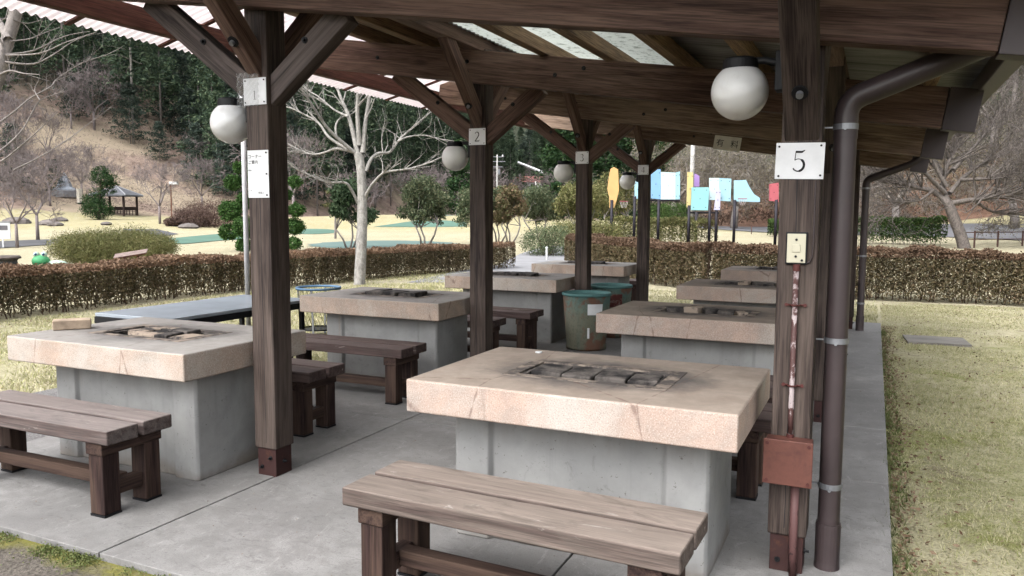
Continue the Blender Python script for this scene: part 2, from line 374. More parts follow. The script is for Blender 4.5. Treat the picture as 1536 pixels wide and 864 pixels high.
L_PURPLE = leaf('purple_azalea_leaves', [(.10, .06, .05), (.17, .11, .09), (.22, .15, .12)])
L_BUD = leaf('pale_buds', [(.25, .22, .12), (.36, .31, .2), (.2, .2, .1)])
L_GRASS = leaf('grass_blades', [(.26, .28, .11), (.42, .41, .20), (.56, .51, .32), (.64, .58, .40)], .7, .3)
L_WEED = leaf('weed_leaves', [(.10, .14, .04), (.17, .21, .07), (.26, .26, .11)], .7, .3)
L_DRY = leaf('fallen_leaves', [(.12, .07, .04), (.2, .13, .08), (.3, .22, .15)], .8, .1)
def bark(name, a, b, sc=3):
    t = NT(name); n = t.noise(t.coord('Object', (sc, sc, sc*.6), 5), 4, 8, .8, .6)
    t.bump(n, .5, .02); return t.done(t.mix(t.ramp(n, [(.35, 0.), (.65, 1.)]), a, b), .9)
B_PALE = bark('pale_bark', (.17, .16, .145), (.42, .40, .37))
B_GREY = bark('grey_bark', (.16, .14, .13), (.33, .30, .28))
B_BROWN = bark('brown_bark', (.08, .06, .05), (.2, .16, .13))
B_TWIG = bark('purple_grey_twigs', (.17, .14, .135), (.29, .25, .245))
B_TWIGP = bark('pale_twigs', (.13, .11, .095), (.32, .285, .25))
B_DARK = bark('dark_stems', (.06, .035, .025), (.14, .085, .06))
# ================================================================== GROUND
def interp(x, tab):
    for (a, va), (b, vb) in zip(tab, tab[1:]):
        if x <= b: return va+(vb-va)*max(0, (x-a))/(b-a)
    return tab[-1][1]
RF = [(-180, 240), (-120, 160), (-90, 100), (-58, 88), (-42, 98), (-33, 125), (-28, 190), (-24, 215), (-21, 170), (-17, 108), (-12, 90), (-5, 82), (0, 78), (8, 70), (20, 62), (60, 60), (120, 160), (180, 240)]
KS = [(-180, .1), (-90, .4), (-58, .52), (-30, .50), (-26, .30), (-22, .32), (-17, .5), (0, .62), (60, .5), (120, .2), (180, .1)]
MOUNDS = [(-57, 46, 10, .62), (-40, 66, 11, 1.3), (-50, 60, 8, .35), (-22, 62, 9, .9), (-13.5, 33.5, 4, .28)]
def H(x, y):
    r = math.hypot(x, y); z = -.05
    for a, b, s, h in MOUNDS: z += h*math.exp(-((x-a)**2+(y-b)**2)/(2*s*s))
    if r > 30:
        az = math.degrees(math.atan2(x, y)); rf = interp(az, RF); k = interp(az, KS); d = r-rf
        z += k*(6*math.log1p(math.exp(min(60, d/6)))) if d < 240 else k*240
        if d > 0: z += 1.6*math.sin(x*.09+1)*math.sin(y*.075)*min(1, d/20)
    return z
def ground_mat():
    t = NT('lawn_and_hillside'); P = t.n('ShaderNodeNewGeometry').outputs['Position']; co_ = t.coord('pos')
    sp = t.n('ShaderNodeSeparateXYZ'); t.l(P, sp.inputs[0]); X, Y, Z = sp.outputs
    a = t.noise(co_, .35, 5, .6); b = t.noise(co_, 3.2, 6, .7); f = t.noise(co_, 60, 3, .7); m_ = t.noise(co_, 12, 5, .7)
    straw = t.mix(t.ramp(m_, [(.35, 0.), (.65, 1.)]), (.37, .335, .225), (.50, .455, .325))
    green = t.mix(t.ramp(m_, [(.35, 0.), (.65, 1.)]), (.20, .21, .08), (.38, .36, .21))
    # greener near the shelter and close to the camera, straw further off
    d = t.n('ShaderNodeVectorMath', operation='LENGTH'); t.l(P, d.inputs[0])
    far = t.math('ADD', t.ramp(t.math('MULTIPLY', d.outputs['Value'], 1/40), [(.05, 0.), (.42, 1.)]), t.math('MULTIPLY', t.math('SUBTRACT', b, .5), 1.3), True)
    c = t.mix(far, green, straw)
    pale = t.ramp(a, [(.45, 0.), (.62, .55)]); c = t.mix(pale, c, (.50, .45, .32)); moss = t.noise(co_, 1.3, 6, .7, .8); c = t.mix(t.math('MULTIPLY', t.ramp(moss, [(.52, 0.), (.62, .75)]), t.ramp(t.math('MULTIPLY', d.outputs['Value'], 1/40), [(.2, 1.), (.45, .0)])), c, (.20, .22, .05)); c = t.mix(t.math('MULTIPLY', t.ramp(t.noise(co_, 2.1, 6, .75, .5), [(.56, 0.), (.66, .8)]), t.ramp(t.math('MULTIPLY', d.outputs['Value'], 1/40), [(.2, 1.), (.5, .25)])), c, (.19, .15, .11))
    c = t.mix(t.ramp(f, [(.32, .65), (.52, 0.)]), c, (.08, .065, .03))
    # greener mound flanks
    c = t.mix(t.math('MULTIPLY', t.ramp(Z, [(.25, 0.), (.5, .6)]), t.ramp(b, [(.4, 0.), (.6, 1.)])), c, (.30, .26, .09))
    litter = t.mix(t.ramp(t.noise(co_, .8, 6, .75), [(.35, 0.), (.65, 1.)]), (.17, .12, .10), (.36, .275, .225))
    litter = t.mix(t.ramp(t.noise(co_, .12, 4, .6), [(.45, 0.), (.6, .6)]), litter, (.40, .34, .24))
    side = t.math('ADD', X, t.math('MULTIPLY', Y, .30)); litter = t.mix(t.ramp(t.math('MULTIPLY', side, 1/20.), [(.0, 0.), (.6, 1.)]), litter, t.mix(t.ramp(t.noise(co_, .8, 6, .75), [(.35, 0.), (.65, 1.)]), (.075, .042, .03), (.20, .12, .085)))
    side0 = t.math('ADD', X, t.math('MULTIPLY', Y, .30))
    zz = t.math('ADD', t.math('ADD', Z, t.math('MULTIPLY', t.ramp(t.math('MULTIPLY', t.math('SUBTRACT', d.outputs['Value'], 66), 1/4.), [(0, 0.), (1, 1.)]), t.math('MULTIPLY', t.ramp(t.math('MULTIPLY', side0, 1/20.), [(0, 0.), (.6, 1.)]), 4.5))), t.math('MULTIPLY', t.math('SUBTRACT', a, .5), 3)); 
    zz = t.math('ADD', zz, t.math('MULTIPLY', t.ramp(t.math('MULTIPLY', t.math('SUBTRACT', d.outputs['Value'], 84), 1/6.), [(0, 0.), (1, 1.)]), 4.0))
    hl = t.math('MULTIPLY', zz, 1/60.)
    c = t.mix(t.ramp(hl, [(.050, 0.), (.062, 1.)]), c, litter)
    c = t.mix(t.ramp(t.math('MULTIPLY', t.math('ADD', t.math('ADD', Z, t.math('MULTIPLY', t.ramp(t.math('MULTIPLY', t.math('ADD', X, t.math('MULTIPLY', Y, .97)), 1/40.), [(0, 0.), (.6, 1.)]), 13)), t.math('MULTIPLY', t.math('SUBTRACT', a, .5), 12)), 1/100.), [(.16, 0.), (.22, 1.)]), c, (.055, .062, .042))
    t.bump(t.math('ADD', f, m_), .6, .03); return t.done(c, .95, 0, .1)
G = ground_mat()
rr = [0.0]; r_ = 1.5
while r_ < 420: rr.append(r_); r_ *= 1.055
rr.append(600.)
aa = sorted(set([round(a, 2) for a in np.arange(-75, 26, .8)]+[round(a, 2) for a in np.arange(-180, -75, 5)]+[round(a, 2) for a in np.arange(26, 180, 5)]))
V = [(0, 0, H(0, 0))]; Fq = []
for r in rr[1:]:
    for a in aa: x, y = r*math.sin(R(a)), r*math.cos(R(a)); V.append((x, y, H(x, y)))
na = len(aa)
me = bpy.data.meshes.new('ground'); fs = []
for i in range(len(rr)-2):
    for j in range(na):
        k = (j+1) % na; fs.append((1+i*na+j, 1+(i+1)*na+j, 1+(i+1)*na+k, 1+i*na+k))
for j in range(na): fs.append((0, 1+j, 1+(j+1) % na))
me.from_pydata(V, [], fs); me.materials.append(G); me.update()
me.polygons.foreach_set('use_smooth', np.ones(len(me.polygons), bool))
o = bpy.data.objects.new('ground', me); COL.objects.link(o); struct(o)

def patch(name, pts, m, dz=.012, sub=3):
    """a thin sheet on the ground following it, from an outline"""
    c = np.mean(np.array(pts), 0); n = len(pts); V = [(c[0], c[1], H(*c)+dz)]; F = []
    for k in range(1, sub+1):
        for p in pts: q = c+(np.array(p)-c)*k/sub; V.append((q[0], q[1], H(*q)+dz))
    for j in range(n): F.append((0, 1+j, 1+(j+1) % n))
    for k in range(sub-1):
        for j in range(n): i = (j+1) % n; F.append((1+k*n+j, 1+(k+1)*n+j, 1+(k+1)*n+i, 1+k*n+i))
    me = bpy.data.meshes.new(name); me.from_pydata(V, [], F); me.materials.append(m); me.update()
    o = bpy.data.objects.new(name, me); COL.objects.link(o); return struct(o)
def gravelmat(name, a, b, moss=None):
    t = NT(name); co_ = t.coord('pos'); f = t.noise(co_, 55, 4, .8); g = t.noise(co_, 2.5, 5, .7)
    c = t.mix(t.ramp(f, [(.36, 0.), (.62, 1.)]), a, b); c = t.mix(t.ramp(g, [(.4, .3), (.6, 0.)]), c, tuple(x*.5 for x in a))
    if moss:
        sp = t.n('ShaderNodeSeparateXYZ'); t.l(t.n('ShaderNodeNewGeometry').outputs['Position'], sp.inputs[0])
        e = t.math('ADD', t.math('MULTIPLY', t.math('SUBTRACT', sp.outputs[1], 2.34), 1/.26), t.math('MULTIPLY', t.math('SUBTRACT', t.noise(co_, 7, 5, .7), .5), 1.9))
        c = t.mix(t.ramp(e, [(-.0, 0.), (.0001, 0.)]), c, moss) if False else t.mix(t.ramp(t.math('ADD', e, 1), [(.45, 0.), (.95, .85)]), c, t.mix(t.noise(co_, 25, 3, .6), (.10, .10, .02), (.30, .28, .07)))
    t.bump(f, .8, .012); return t.done(c, .95, 0, .1)
G_GRAV = gravelmat('gravel_asphalt', (.10, .095, .095), (.30, .29, .285))
G_GRAVM = gravelmat('mossy_gravel', (.07, .062, .052), (.21, .185, .16), True)
G_GREEN = simple('artificial_green', (.11, .19, .15), .9, 0, .15, .4, 0, .1, 'Object')
G_GREENB = simple('artificial_green_bluish', (.14, .20, .185), .9, 0, .15, .3, 0, .1)
G_DARK = simple('dark_path', (.11, .11, .115), .9, 0, .2, .5, 0, .1)
G_ROAD = simple('road_asphalt', (.17, .17, .18), .9, 0, .12, .6, 0, .1)
G_WALK = simple('pale_walk', (.27, .27, .28), .9, 0, .15, 1.5, 0, .1)
# gravel beside and in front of the platform
b = MB(); b.quad((-6.75, -4, -.036), (-5.17, -4, -.036), (-5.17, 4.75, -.036), (-6.7, 4.75, -.036)); b.build('gravel_strip', G_GRAV); struct(bpy.context.scene.objects['gravel_strip'])
b = MB(); b.quad((-5.166, -4, -.034), (5, -4, -.034), (5, 2.345, -.034), (-5.166, 2.345, -.034)); struct(b.build('gravel_yard', G_GRAVM))
def ell(u, v, ru, rv, n=28, z=-.05):
    return [tuple(gnd(u+ru*math.cos(2*math.pi*i/n)*(1+.06*math.sin(3*i)), v+rv*math.sin(2*math.pi*i/n), z)[:2]) for i in range(n)]
patch('putting_green', ell(575, 368.5, 112, 6), G_GREENB, .02)
patch('putting_green', ell(672, 343.5, 36, 5), G_GREENB, .03)
patch('putting_green', ell(466, 354.5, 42, 1.6), G_GREEN, .03)
patch('putting_green', [tuple(gnd(*q, -.05)[:2]) for q in ((215, 369), (233, 361), (270, 359), (335, 355.5), (400, 354), (400, 359), (335, 362), (280, 366.5))], G_GREEN, .03)
patch('putting_green', [tuple(gnd(*q, -.05)[:2]) for q in ((560, 352.5), (640, 350), (700, 352), (700, 354), (640, 353.5))], G_GREEN, .025)
patch('dark_path', [tuple(gnd(*q, -.05)[:2]) for q in ((-60, 371), (0, 363.5), (60, 361.5), (110, 361), (110, 367), (60, 369), (0, 373), (-60, 381))], G_DARK, .03)
patch('dark_path', [tuple(gnd(*q, -.05)[:2]) for q in ((185, 353), (235, 353), (268, 356), (245, 358), (185, 359))], G_DARK, .03)
patch('walkway', [(-9.9, 15.5), (-6.2, 17.6), (-9.2, 22.6), (-9.2, 24.5), (-10.5, 28), (-11.5, 32), (-13, 31.5), (-12.4, 27.5), (-10.9, 22.5), (-10.6, 19)], G_WALK, .012, 4)
patch('road', [(x, y) for x, y in ((-14, 62), (-8, 64), (-3, 62), (4, 58), (10, 50), (20, 44), (24, 50), (14, 60), (6, 66), (-2, 70), (-9, 71), (-14, 69))], G_ROAD, .05, 6)

# ================================================================== PLATFORM
PX0, PX1, PY0, PY1 = -5.18, .138, 2.34, 12.56
b = MB(); xs = [PX0, -3.17, -1.2, .138]; ys = [PY0, 4.93, 6.22, 7.6, 9.0, 10.3, 11.5, PY1]
for i in range(3):
    for j in range(len(ys)-1):
        b.box(xs[i]+(.005 if i else 0), xs[i+1]-(.005 if i < 2 else 0), ys[j]+(.005 if j else 0), ys[j+1]-.005, -.12, 0)
struct(b.build('concrete_platform', C_FLOOR, bevel=.004))
b = MB(); b.box(PX0+.02, PX1-.02, PY0+.02, PY1-.02, -.14, -.02); struct(b.build('platform_bed', M_BLACK))

# ================================================================== SHELTER
P = 2.73; Y1 = 3.569; XA = -3.223; XB = -.292; W = .159
def zb(x): return 2.213-.15*x            # underside of the sloping beams
sh = thing('picnic_shelter', 'dark timber picnic shelter with sloping beams, braces and corrugated roof over a concrete platform', 'shelter', (0, 0, 0))
BT = .275
def bolt(parent, x, y, z, n=(0, -1, 0), r=.016):
    bb = MB(); n = Vector(n); p = Vector((x, y, z)); bb.tube([p, p+n*.006], r*1.5, 12); bb.tube([p+n*.006, p+n*.022], r*.8, 6); return bb.build('bolt', M_BLACK, parent)
def beam_obj(name, pts, wd, ht, m, parent=sh, bevel=.006, up=(0, 0, 1)):
    bb = MB(); bb.beam(pts[0], pts[1], wd, ht, up); return bb.build(name, m, parent, bevel)
for k in range(4):
    y = Y1+P*k; yb = y-W/2-.052
    xl, xr = -5.14, .40
    c = lambda x: zb(x)+BT/2
    bo = beam_obj('sloping_beam', ((xl, yb, c(xl)), (xr, yb, c(xr))), .10, BT, W_BEAM if k < 2 else W_BEAMF)
    # small strip under the beam face
    for x, f in ((XA-.05, .3), (XA-.05, .62), (-2.45, .45), (-2.2, .72), (-4.2, .5)): bolt(bo, x, yb-.051, zb(x)+BT*f, r=.012)
    cap = MB(); cap.beam((xr+.002, yb, c(xr)-.003), (xr+.20, yb, c(xr+.2)-.003), .112, BT+.012); cap.build('end_cap', M_PIPE, bo, .003)
    for X in (XA, XB):
        pm = MB(); top = zb(X)+BT+.02
        pm.beam((X, y, .165), (X, y, top), W, W); po = pm.build('post', W_POST, sh, .007)
        s_ = MB(); s_.box(X-W/2+.011, X+W/2-.011, y-W/2+.011, y+W/2-.011, -.01, .168)
        so_ = s_.build('metal_shoe', M_SHOE, po, .003)
        for dx, dz in ((-.035, .05), (.03, .11)): bolt(so_, X+dx, y-W/2+.011, dz, r=.008)
        bolt(so_, X+W/2-.011, y, .08, (1, 0, 0), r=.008)
        ck = MB(); xo = X+random.uniform(-.012, .012); zz0 = .20; prev = (xo, zz0)
        while zz0 < zb(X)-.02:
            zz0 += .12; nx = xo+random.uniform(-.0025, .0025); w2 = .0016 if zz0 < 1.9 else .001
            ck.quad((prev[0]-w2, y-W/2-.0006, prev[1]), (prev[0]+w2, y-W/2-.0006, prev[1]), (nx+w2, y-W/2-.0006, zz0), (nx-w2, y-W/2-.0006, zz0)); prev = (nx, zz0)
        ck.build('drying_crack', M_BLACK, po)
        # braces in the frame plane
        zl = zb(X)
        dzl = .50 if X == XA else .46
        wm = W_GREY if (k == 0 and X == XA) else W_BEAM
        xi = X-W/2-.80
        q0 = (X-.03, y+.0, zl-dzl+.03); q1 = (xi, y+.0, zb(xi)+.03)
        if X == XA:
            br = beam_obj('knee_brace', (q0, q1), .10, .135, wm); bolt(br, X-.42, y-.051, (q0[2]+q1[2])/2+.02, r=.012)
        xj = X+W/2+.50
        if X == XA:
            br = beam_obj('knee_brace', ((X+.03, y, zl-dzl+.02), (xj, y, zb(xj)+.03)), .10, .135, W_GREY if k == 0 else W_BEAM); bolt(br, X+.33, y-.051, zl-.19, r=.012)
        # braces along the row
        for sgn in (-1, 1):
            zt = zb(X)+BT+.02
            yy = y+sgn*(.66 if X == XA else .62)
            br = beam_obj('knee_brace', ((X, y+sgn*.03, zl-(.34 if X == XA else .355)), (X, yy, zt+.02)), .085 if X == XA else .135, .125 if X == XA else .12, W_BEAM if X == XA else W_POST)
            if sgn < 0:
                f = .30; yc = y-.03-(yy-y)*-1*f; 
                p = Vector((X, y-.03, zl-(.34 if X == XA else .355))).lerp(Vector((X, yy, zt+.02)), .27); d = (Vector((X, yy, zt+.02))-Vector((X, y-.03, zl-.345))).normalized()
                n = Vector((0, -d.z, d.y*1.0)); n = Vector((0, -abs(d.z), -abs(d.y))).normalized()
                bb = MB(); bb.tube([p+n*.05, p+n*.0685], .032, 16); bb.build('bolt_recess', M_BLACK, br)
                bb = MB(); bb.tube([p+n*.069, p+n*.088], .014, 10); bb.build('bolt', M_GALV, br)
YA, YB_ = 2.35, 12.75
for X in (XA, XB):
    beam_obj('ridge_beam' if False else 'long_beam', ((X, YA, zb(X)+BT+.06), (X, YB_, zb(X)+BT+.06)), .12, .12, W_BEAM)
for i in range(10):
    x = .30-.57*i
    if abs(x-XA) < .12 or abs(x-XB) < .1 or x < -4.4: continue
    pu = beam_obj('purlin', ((x, YA, zb(x)+BT+.055), (x, YB_, zb(x)+BT+.055)), .085, .11, W_BRIGHT)
zr = lambda x: zb(x)+BT+.122
def corr(name, x0, x1, y0, y1, zf, m, pitch=.076, amp=.009, th=None, parent=sh):
    n = max(2, int((y1-y0)/pitch*8)); V = []; F = []
    ysn = np.linspace(y0, y1, n)
    for x in (x0, (x0+x1)/2, x1):
        for y in ysn: V.append((x, y, zf(x)+amp*math.sin(2*math.pi*y/pitch)))
    for i in range(2):
        for j in range(n-1): F.append((i*n+j, i*n+j+1, (i+1)*n+j+1, (i+1)*n+j))
    o = raw(name, V, F, m, parent, True); so2 = o.modifiers.new('thick', 'SOLIDIFY'); so2.thickness = .002; return o
def roofmat():
    t = NT('corrugated_roof_steel'); n = t.noise(t.coord('Object', (.4, 4, 1)), 3, 5, .6)
    return t.done(t.mix(t.ramp(n, [(.35, 0.), (.65, 1.)]), (.15, .145, .135), (.33, .315, .295)), .5, .3)
M_ROOF = roofmat()
def translucent(name, col, dirt, tr=.8):
    t = NT(name); co_ = t.coord('Object', (1, 3, 1)); n = t.noise(co_, 14, 6, .75, .5); g = t.noise(t.coord('Object', (3, .5, 1)), 6, 4, .7)
    c = t.mix(t.ramp(n, [(.52, 0.), (.66, .8)]), col, dirt)
    b1 = t.n('ShaderNodeBsdfTranslucent'); t.l(c, b1.inputs[0]); t.done(c, .35)
    mx = t.n('ShaderNodeMixShader'); mx.inputs[0].default_value = tr
    out = [x for x in t.t.nodes if x.type == 'OUTPUT_MATERIAL'][0]
    t.l(t.b.outputs[0], mx.inputs[1]); t.l(b1.outputs[0], mx.inputs[2]); t.l(mx.outputs[0], out.inputs[0]); return t.m
M_SKYL = translucent('dirty_skylight_sheet', (.82, .84, .80), (.22, .24, .20))
M_CANO = translucent('pink_white_canopy_sheet', (.95, .90, .89), (.92, .80, .80), .9)
corr('roof_sheet', -4.35, -3.12, YA-.1, YB_, zr, M_ROOF)
corr('roof_sheet', -3.12, -1.56, YA-.1, 5.2, zr, M_ROOF)
corr('skylight_sheet', -3.12, -1.56, 5.2, 7.7, zr, M_SKYL)
corr('roof_sheet', -3.12, -1.56, 7.7, YB_, zr, M_ROOF)
corr('roof_sheet', -1.56, .60, YA-.1, YB_, zr, M_ROOF)
# boards crossing under the skylight
beam_obj('batten', ((-3.12, 6.62, zb(-3.12)+BT-.02), (-1.3, 6.30, zb(-1.3)+BT+.0)), .02, .035, W_BEAM)
beam_obj('batten', ((-3.3, 6.36, zb(-3.3)+BT-.01), (-1.3, 6.66, zb(-1.3)+BT-.01)), .02, .03, W_BEAM)
# canopy on the left: fascia beam, battens, pink sheet
beam_obj('outer_beam', ((-5.2, 2.2, 3.04), (-5.2, 12.9, 3.04)), .09, .165, W_RED)
zc = lambda x: 3.02+.25*(x+5.8)+.012
beam_obj('outer_beam', ((-4.25, 2.2, zc(-4.25)-.06), (-4.25, 12.9, zc(-4.25)-.06)), .07, .09, W_RED)
corr('canopy_sheet', -5.8, -4.1, 2.0, 10.2, zc, M_CANO, .076, .012)
yb = 2.45
while yb < 10.1:
    beam_obj('batten', ((-5.79, yb, zc(-5.79)-.018), (-4.15, yb, zc(-4.15)-.018)), .045, .018, W_RED, bevel=0); yb += .88

# ================================================================== SIGNS, LAMPS, PIPES
def glyph_text(s, size, name='lettering', m=M_INK, parent=None, loc=(0, 0, 0), sx=1.):
    cu = bpy.data.curves.new(name, 'FONT'); cu.body = s; cu.size = size; cu.align_x = 'CENTER'; cu.align_y = 'CENTER'
    tmp = bpy.data.objects.new(name, cu); COL.objects.link(tmp)
    dg = bpy.context.evaluated_depsgraph_get(); me = bpy.data.meshes.new_from_object(tmp.evaluated_get(dg)); bpy.data.objects.remove(tmp)
    me.materials.clear(); me.materials.append(m)
    o = bpy.data.objects.new(name, me); COL.objects.link(o); o.parent = parent; o.location = loc; o.rotation_euler = (R(90), 0, 0); o.scale = (sx, 1, 1); return o
def arc(cx, cy, rx, ry, a0, a1, n=18): return [(cx+rx*math.cos(R(a0+(a1-a0)*i/n)), cy+ry*math.sin(R(a0+(a1-a0)*i/n))) for i in range(n+1)]
DIG = {   # serif numerals: (points, widths) in a unit-high box
 '1': [([(.5, .0), (.5, .97)], [.085, .085]), ([(.3, .02), (.7, .02)], [.035, .035]), ([(.5, .95), (.34, .84)], [.05, .03])],
 '2': [(arc(.48, .72, .22, .25, 165, -35)+[(.44, .25), (.24, .06)], [.05]+[.06]*8+[.10]*11+[.05, .03]), ([(.24, .045), (.74, .045)], [.09, .09]), ([(.74, .06), (.78, .2)], [.05, .02])],
 '3': [(arc(.47, .77, .19, .2, 150, -85), [.04]*6+[.10]*8+[.04]*5), (arc(.45, .29, .24, .27, 85, -150), [.04]*5+[.11]*8+[.05]*6)],
 '4': [([(.62, .0), (.62, 1)], [.09, .09]), ([(.60, .98), (.18, .30)], [.03, .03]), ([(.18, .28), (.82, .28)], [.07, .07])],
 '5': [(arc(.44, .31, .26, .29, 128, -150), [.035]*5+[.11]*9+[.06]*5), ([(.285, .54), (.33, .97)], [.035, .035]), ([(.32, .93), (.60, .92), (.73, 1.0)], [.10, .10, .03])],
}
DIG['6'] = DIG['2']
def digit(ch, h, parent, loc):
    b = MB()
    for pts, ws in DIG[ch]:
        n = len(pts); ws = list(ws)+[ws[-1]]*(n-len(ws))
        L = []; Rr = []
        for i, p in enumerate(pts):
            q0 = pts[max(0, i-1)]; q1 = pts[min(n-1, i+1)]; dx, dy = q1[0]-q0[0], q1[1]-q0[1]; l = math.hypot(dx, dy) or 1
            nx, ny = -dy/l, dx/l; L.append(((p[0]-.5+nx*ws[i]/2)*h, 0, (p[1]-.5+ny*ws[i]/2)*h)); Rr.append(((p[0]-.5-nx*ws[i]/2)*h, 0, (p[1]-.5-ny*ws[i]/2)*h))
        for i in range(n-1): b.quad(L[i], Rr[i], Rr[i+1], L[i+1])
    return b.build('numeral', M_INK, parent, loc=loc)
def plate(ch, x, y, z, wd, ht, label, tilt=0, clear=False, dig=.055, dz=0):
    t = thing('number_plate', label, 'number sign', (x, y, z)); t['group'] = 'number plates nailed to the shelter posts'
    b = MB(); b.box(-wd/2, wd/2, -.004, 0, -ht/2, ht/2); pl = b.build('plate', M_PLATE, t, .001); pl.rotation_euler = (0, tilt, 0)
    digit(ch, dig, t, (0, -.0055, dz))
    for sx in (-1, 1):
        for sz in (-1, 1):
            n_ = MB(); n_.tube([(sx*(wd/2-.014), -.004, sz*(ht/2-.014)), (sx*(wd/2-.014), -.008, sz*(ht/2-.014))], .0045, 8); n_.build('nail', M_BLACK, t)
    return t
yf = lambda k: Y1+P*k-W/2
p1 = plate('1', XA-.005, yf(0)-.004, 2.245, .165, .15, 'crinkled film covered plate reading 1 on the nearest left post', 0, dig=.05, dz=-.02)
def filmmat():
    t = NT('clear_film'); t.b.inputs['Alpha'].default_value = .22; n = t.noise(t.coord('Object'), 30, 3, .6); t.bump(n, 1, .01); return t.done((.8, .82, .85), .12, 0, .8)
fl = MB(); nn = 14
grid = [[(-.12+.16*i/nn, -.010-.012*abs(math.sin(i*2.1+j*1.3)), -.085+.19*j/nn) for i in range(nn+1)] for j in range(nn+1)]
for j in range(nn):
    for i in range(nn): fl.quad(grid[j][i], grid[j][i+1], grid[j+1][i+1], grid[j+1][i])
fl.build('crinkled_film', filmmat(), p1)
plate('2', XA+.0, yf(1)-.004, 2.24, .165, .145, 'white plate reading 2 on the second left post', 0, dig=.085)
plate('3', XA+.0, yf(2)-.004, 2.24, .165, .145, 'white plate reading 3 on the post behind the barrels', 0, dig=.085)
plate('4', XA+.0, yf(3)-.004, 2.24, .165, .145, 'white plate reading 4 on the farthest left post', 0, dig=.085)
plate('5', XB-.004, yf(0)-.004, 1.783, .192, .150, 'large white plate reading 5 on the right post above the switch', R(1.2), dig=.088)
# notice
t = thing('paper_notice', 'tall white paper notice with Japanese lettering on the nearest left post', 'notice', (XA+.003, yf(0)-.003, 1.78))
b = MB(); b.box(-.077, .077, -.002, 0, -.135, .135); b.build('sheet', M_WHITE, t)
glyph_text('コーナー', .026, parent=t, loc=(-.022, -.0035, .098)); glyph_text('ご案内', .024, parent=t, loc=(-.035, -.0035, .066))
glyph_text('予約', .012, parent=t, loc=(-.06, -.0035, .02)); glyph_text('です', .012, parent=t, loc=(-.058, -.0035, -.095)); glyph_text('木曽 公園', .014, parent=t, loc=(.02, -.0035, -.108)) if False else glyph_text('管理人', .015, parent=t, loc=(.02, -.0035, -.108))
for z in (.12, 0, -.12):
    n_ = MB(); n_.tube([(.062, -.002, z), (.062, -.006, z)], .005, 8); n_.build('pin', M_BLACK, t)
# fee sign on the last beam
bx = -1.72
t = thing('fee_sign', 'small wooden sign reading 有料 on the farthest sloping beam', 'sign', (-1.97, yf(3)-.112, zb(-1.97)+.075)); t.rotation_euler = (0, R(8.5), 0)
b = MB(); b.box(-.19, .19, -.01, 0, -.10, .10); b.build('board', simple('pale_sign_board', (.78, .75, .69), .7, 0, .15, 9), t, .002)
glyph_text('有', .115, parent=t, loc=(-.10, -.0125, -.01)); glyph_text('料', .115, parent=t, loc=(.105, -.0125, -.01))
# lamps
def globe(x, y, z, label, r=.122, side=1):
    t = thing('globe_lamp', label, 'lamp', (x, y, z)); t['group'] = 'opal globe lamps on the shelter posts'
    b = MB(); b.ball((0, 0, 0), r, r, r, 40, 26); b.build('globe', M_GLOBE, t, smooth=True)
    b = MB(); b.lathe([(.001, r+.022), (.066, r+.02), (.075, r+.012), (.076, r-.035), (.05, r-.036)], 32); b.build('cap', M_BLACK, t, smooth=False)
    b = MB(); b.tube([(0, 0, r+.005), (.10, 0, r+.005), (.155, 0, r-.01)], .016, 10); b.box(.150, .19, -.045, .045, r-.13, r+.035); b.build('bracket', M_BLACK, t, .003)
    return t
gl = globe(XA-W/2-.19, Y1, 2.088, 'white globe lamp on the nearest left post beside plate 1')
for k, lb in ((1, 'white globe lamp on the second left post beside plate 2'), (2, 'dull white globe lamp on the post behind the barrels beside plate 3'), (3, 'white globe lamp on the farthest left post beside plate 4')):
    dup(gl, (XA-W/2-.19, Y1+P*k, 2.07), label=lb)
dup(gl, (XB-W/2-.19, Y1, 2.093), label='largest looking white globe lamp hanging left of the right post')
# switch, conduit, junction box
yF = yf(0)
t = thing('light_switch', 'cream light switch plate on the right post below plate 5', 'switch', (-.295, yF, 1.42))
b = MB(); b.box(-.043, .043, -.014, 0, -.068, .068); b.build('back_box', M_BLACK, t, .003)
b = MB(); b.box(-.037, .037, -.02, -.0145, -.061, .061); pl = b.build('cover', M_CREAM, t, .002)
b = MB(); b.box(-.016, .016, -.0245, -.0205, -.016, .016); b.build('rocker', M_CREAM, t, .0015)
for x_, z_ in ((0, .036), (-.001, -.034), (.024, -.05)):
    b = MB(); b.tube([(x_, -.0203, z_), (x_, -.0232, z_)], .0052, 10); b.build('screw', M_BLACK, t)
t = thing('thin_cable', 'thin brown cable running down the right edge of the right post to the switch', 'cable', (0, 0, 0))
b = MB(); xx = XB+W/2-.018; b.tube([(xx, yF-.004, 1.70), (xx+.001, yF-.004, 1.45), (xx-.001, yF-.005, 1.385), (xx-.012, yF-.008, 1.362), (xx-.03, yF-.008, 1.357), (xx-.045, yF-.006, 1.372)], .0035, 6); b.build('cable', M_PIPE, t, smooth=True)
t = thing('conduit', 'flaking maroon conduit pipe running from the switch down the right post', 'pipe', (0, 0, 0))
b = MB(); b.tube([(-.292, yF-.018, 1.35), (-.291, yF-.018, .70), (-.290, yF-.018, .60)], .0115, 14); b.build('upper_pipe', M_CONDUIT, t, smooth=True)
for za, zb_ in ((1.353, 1.325), (.625, .60)): b = MB(); b.tube([(-.291, yF-.018, za), (-.291, yF-.018, zb_)], .0148, 14); b.build('collar', M_MAROON, t, smooth=False)
b = MB(); b.tube([(-.262, yF-.022, .44), (-.262, yF-.022, .12), (-.258, yF-.018, -.02)], .0175, 14); b.build('lower_pipe', M_CONDUIT2, t, smooth=True)
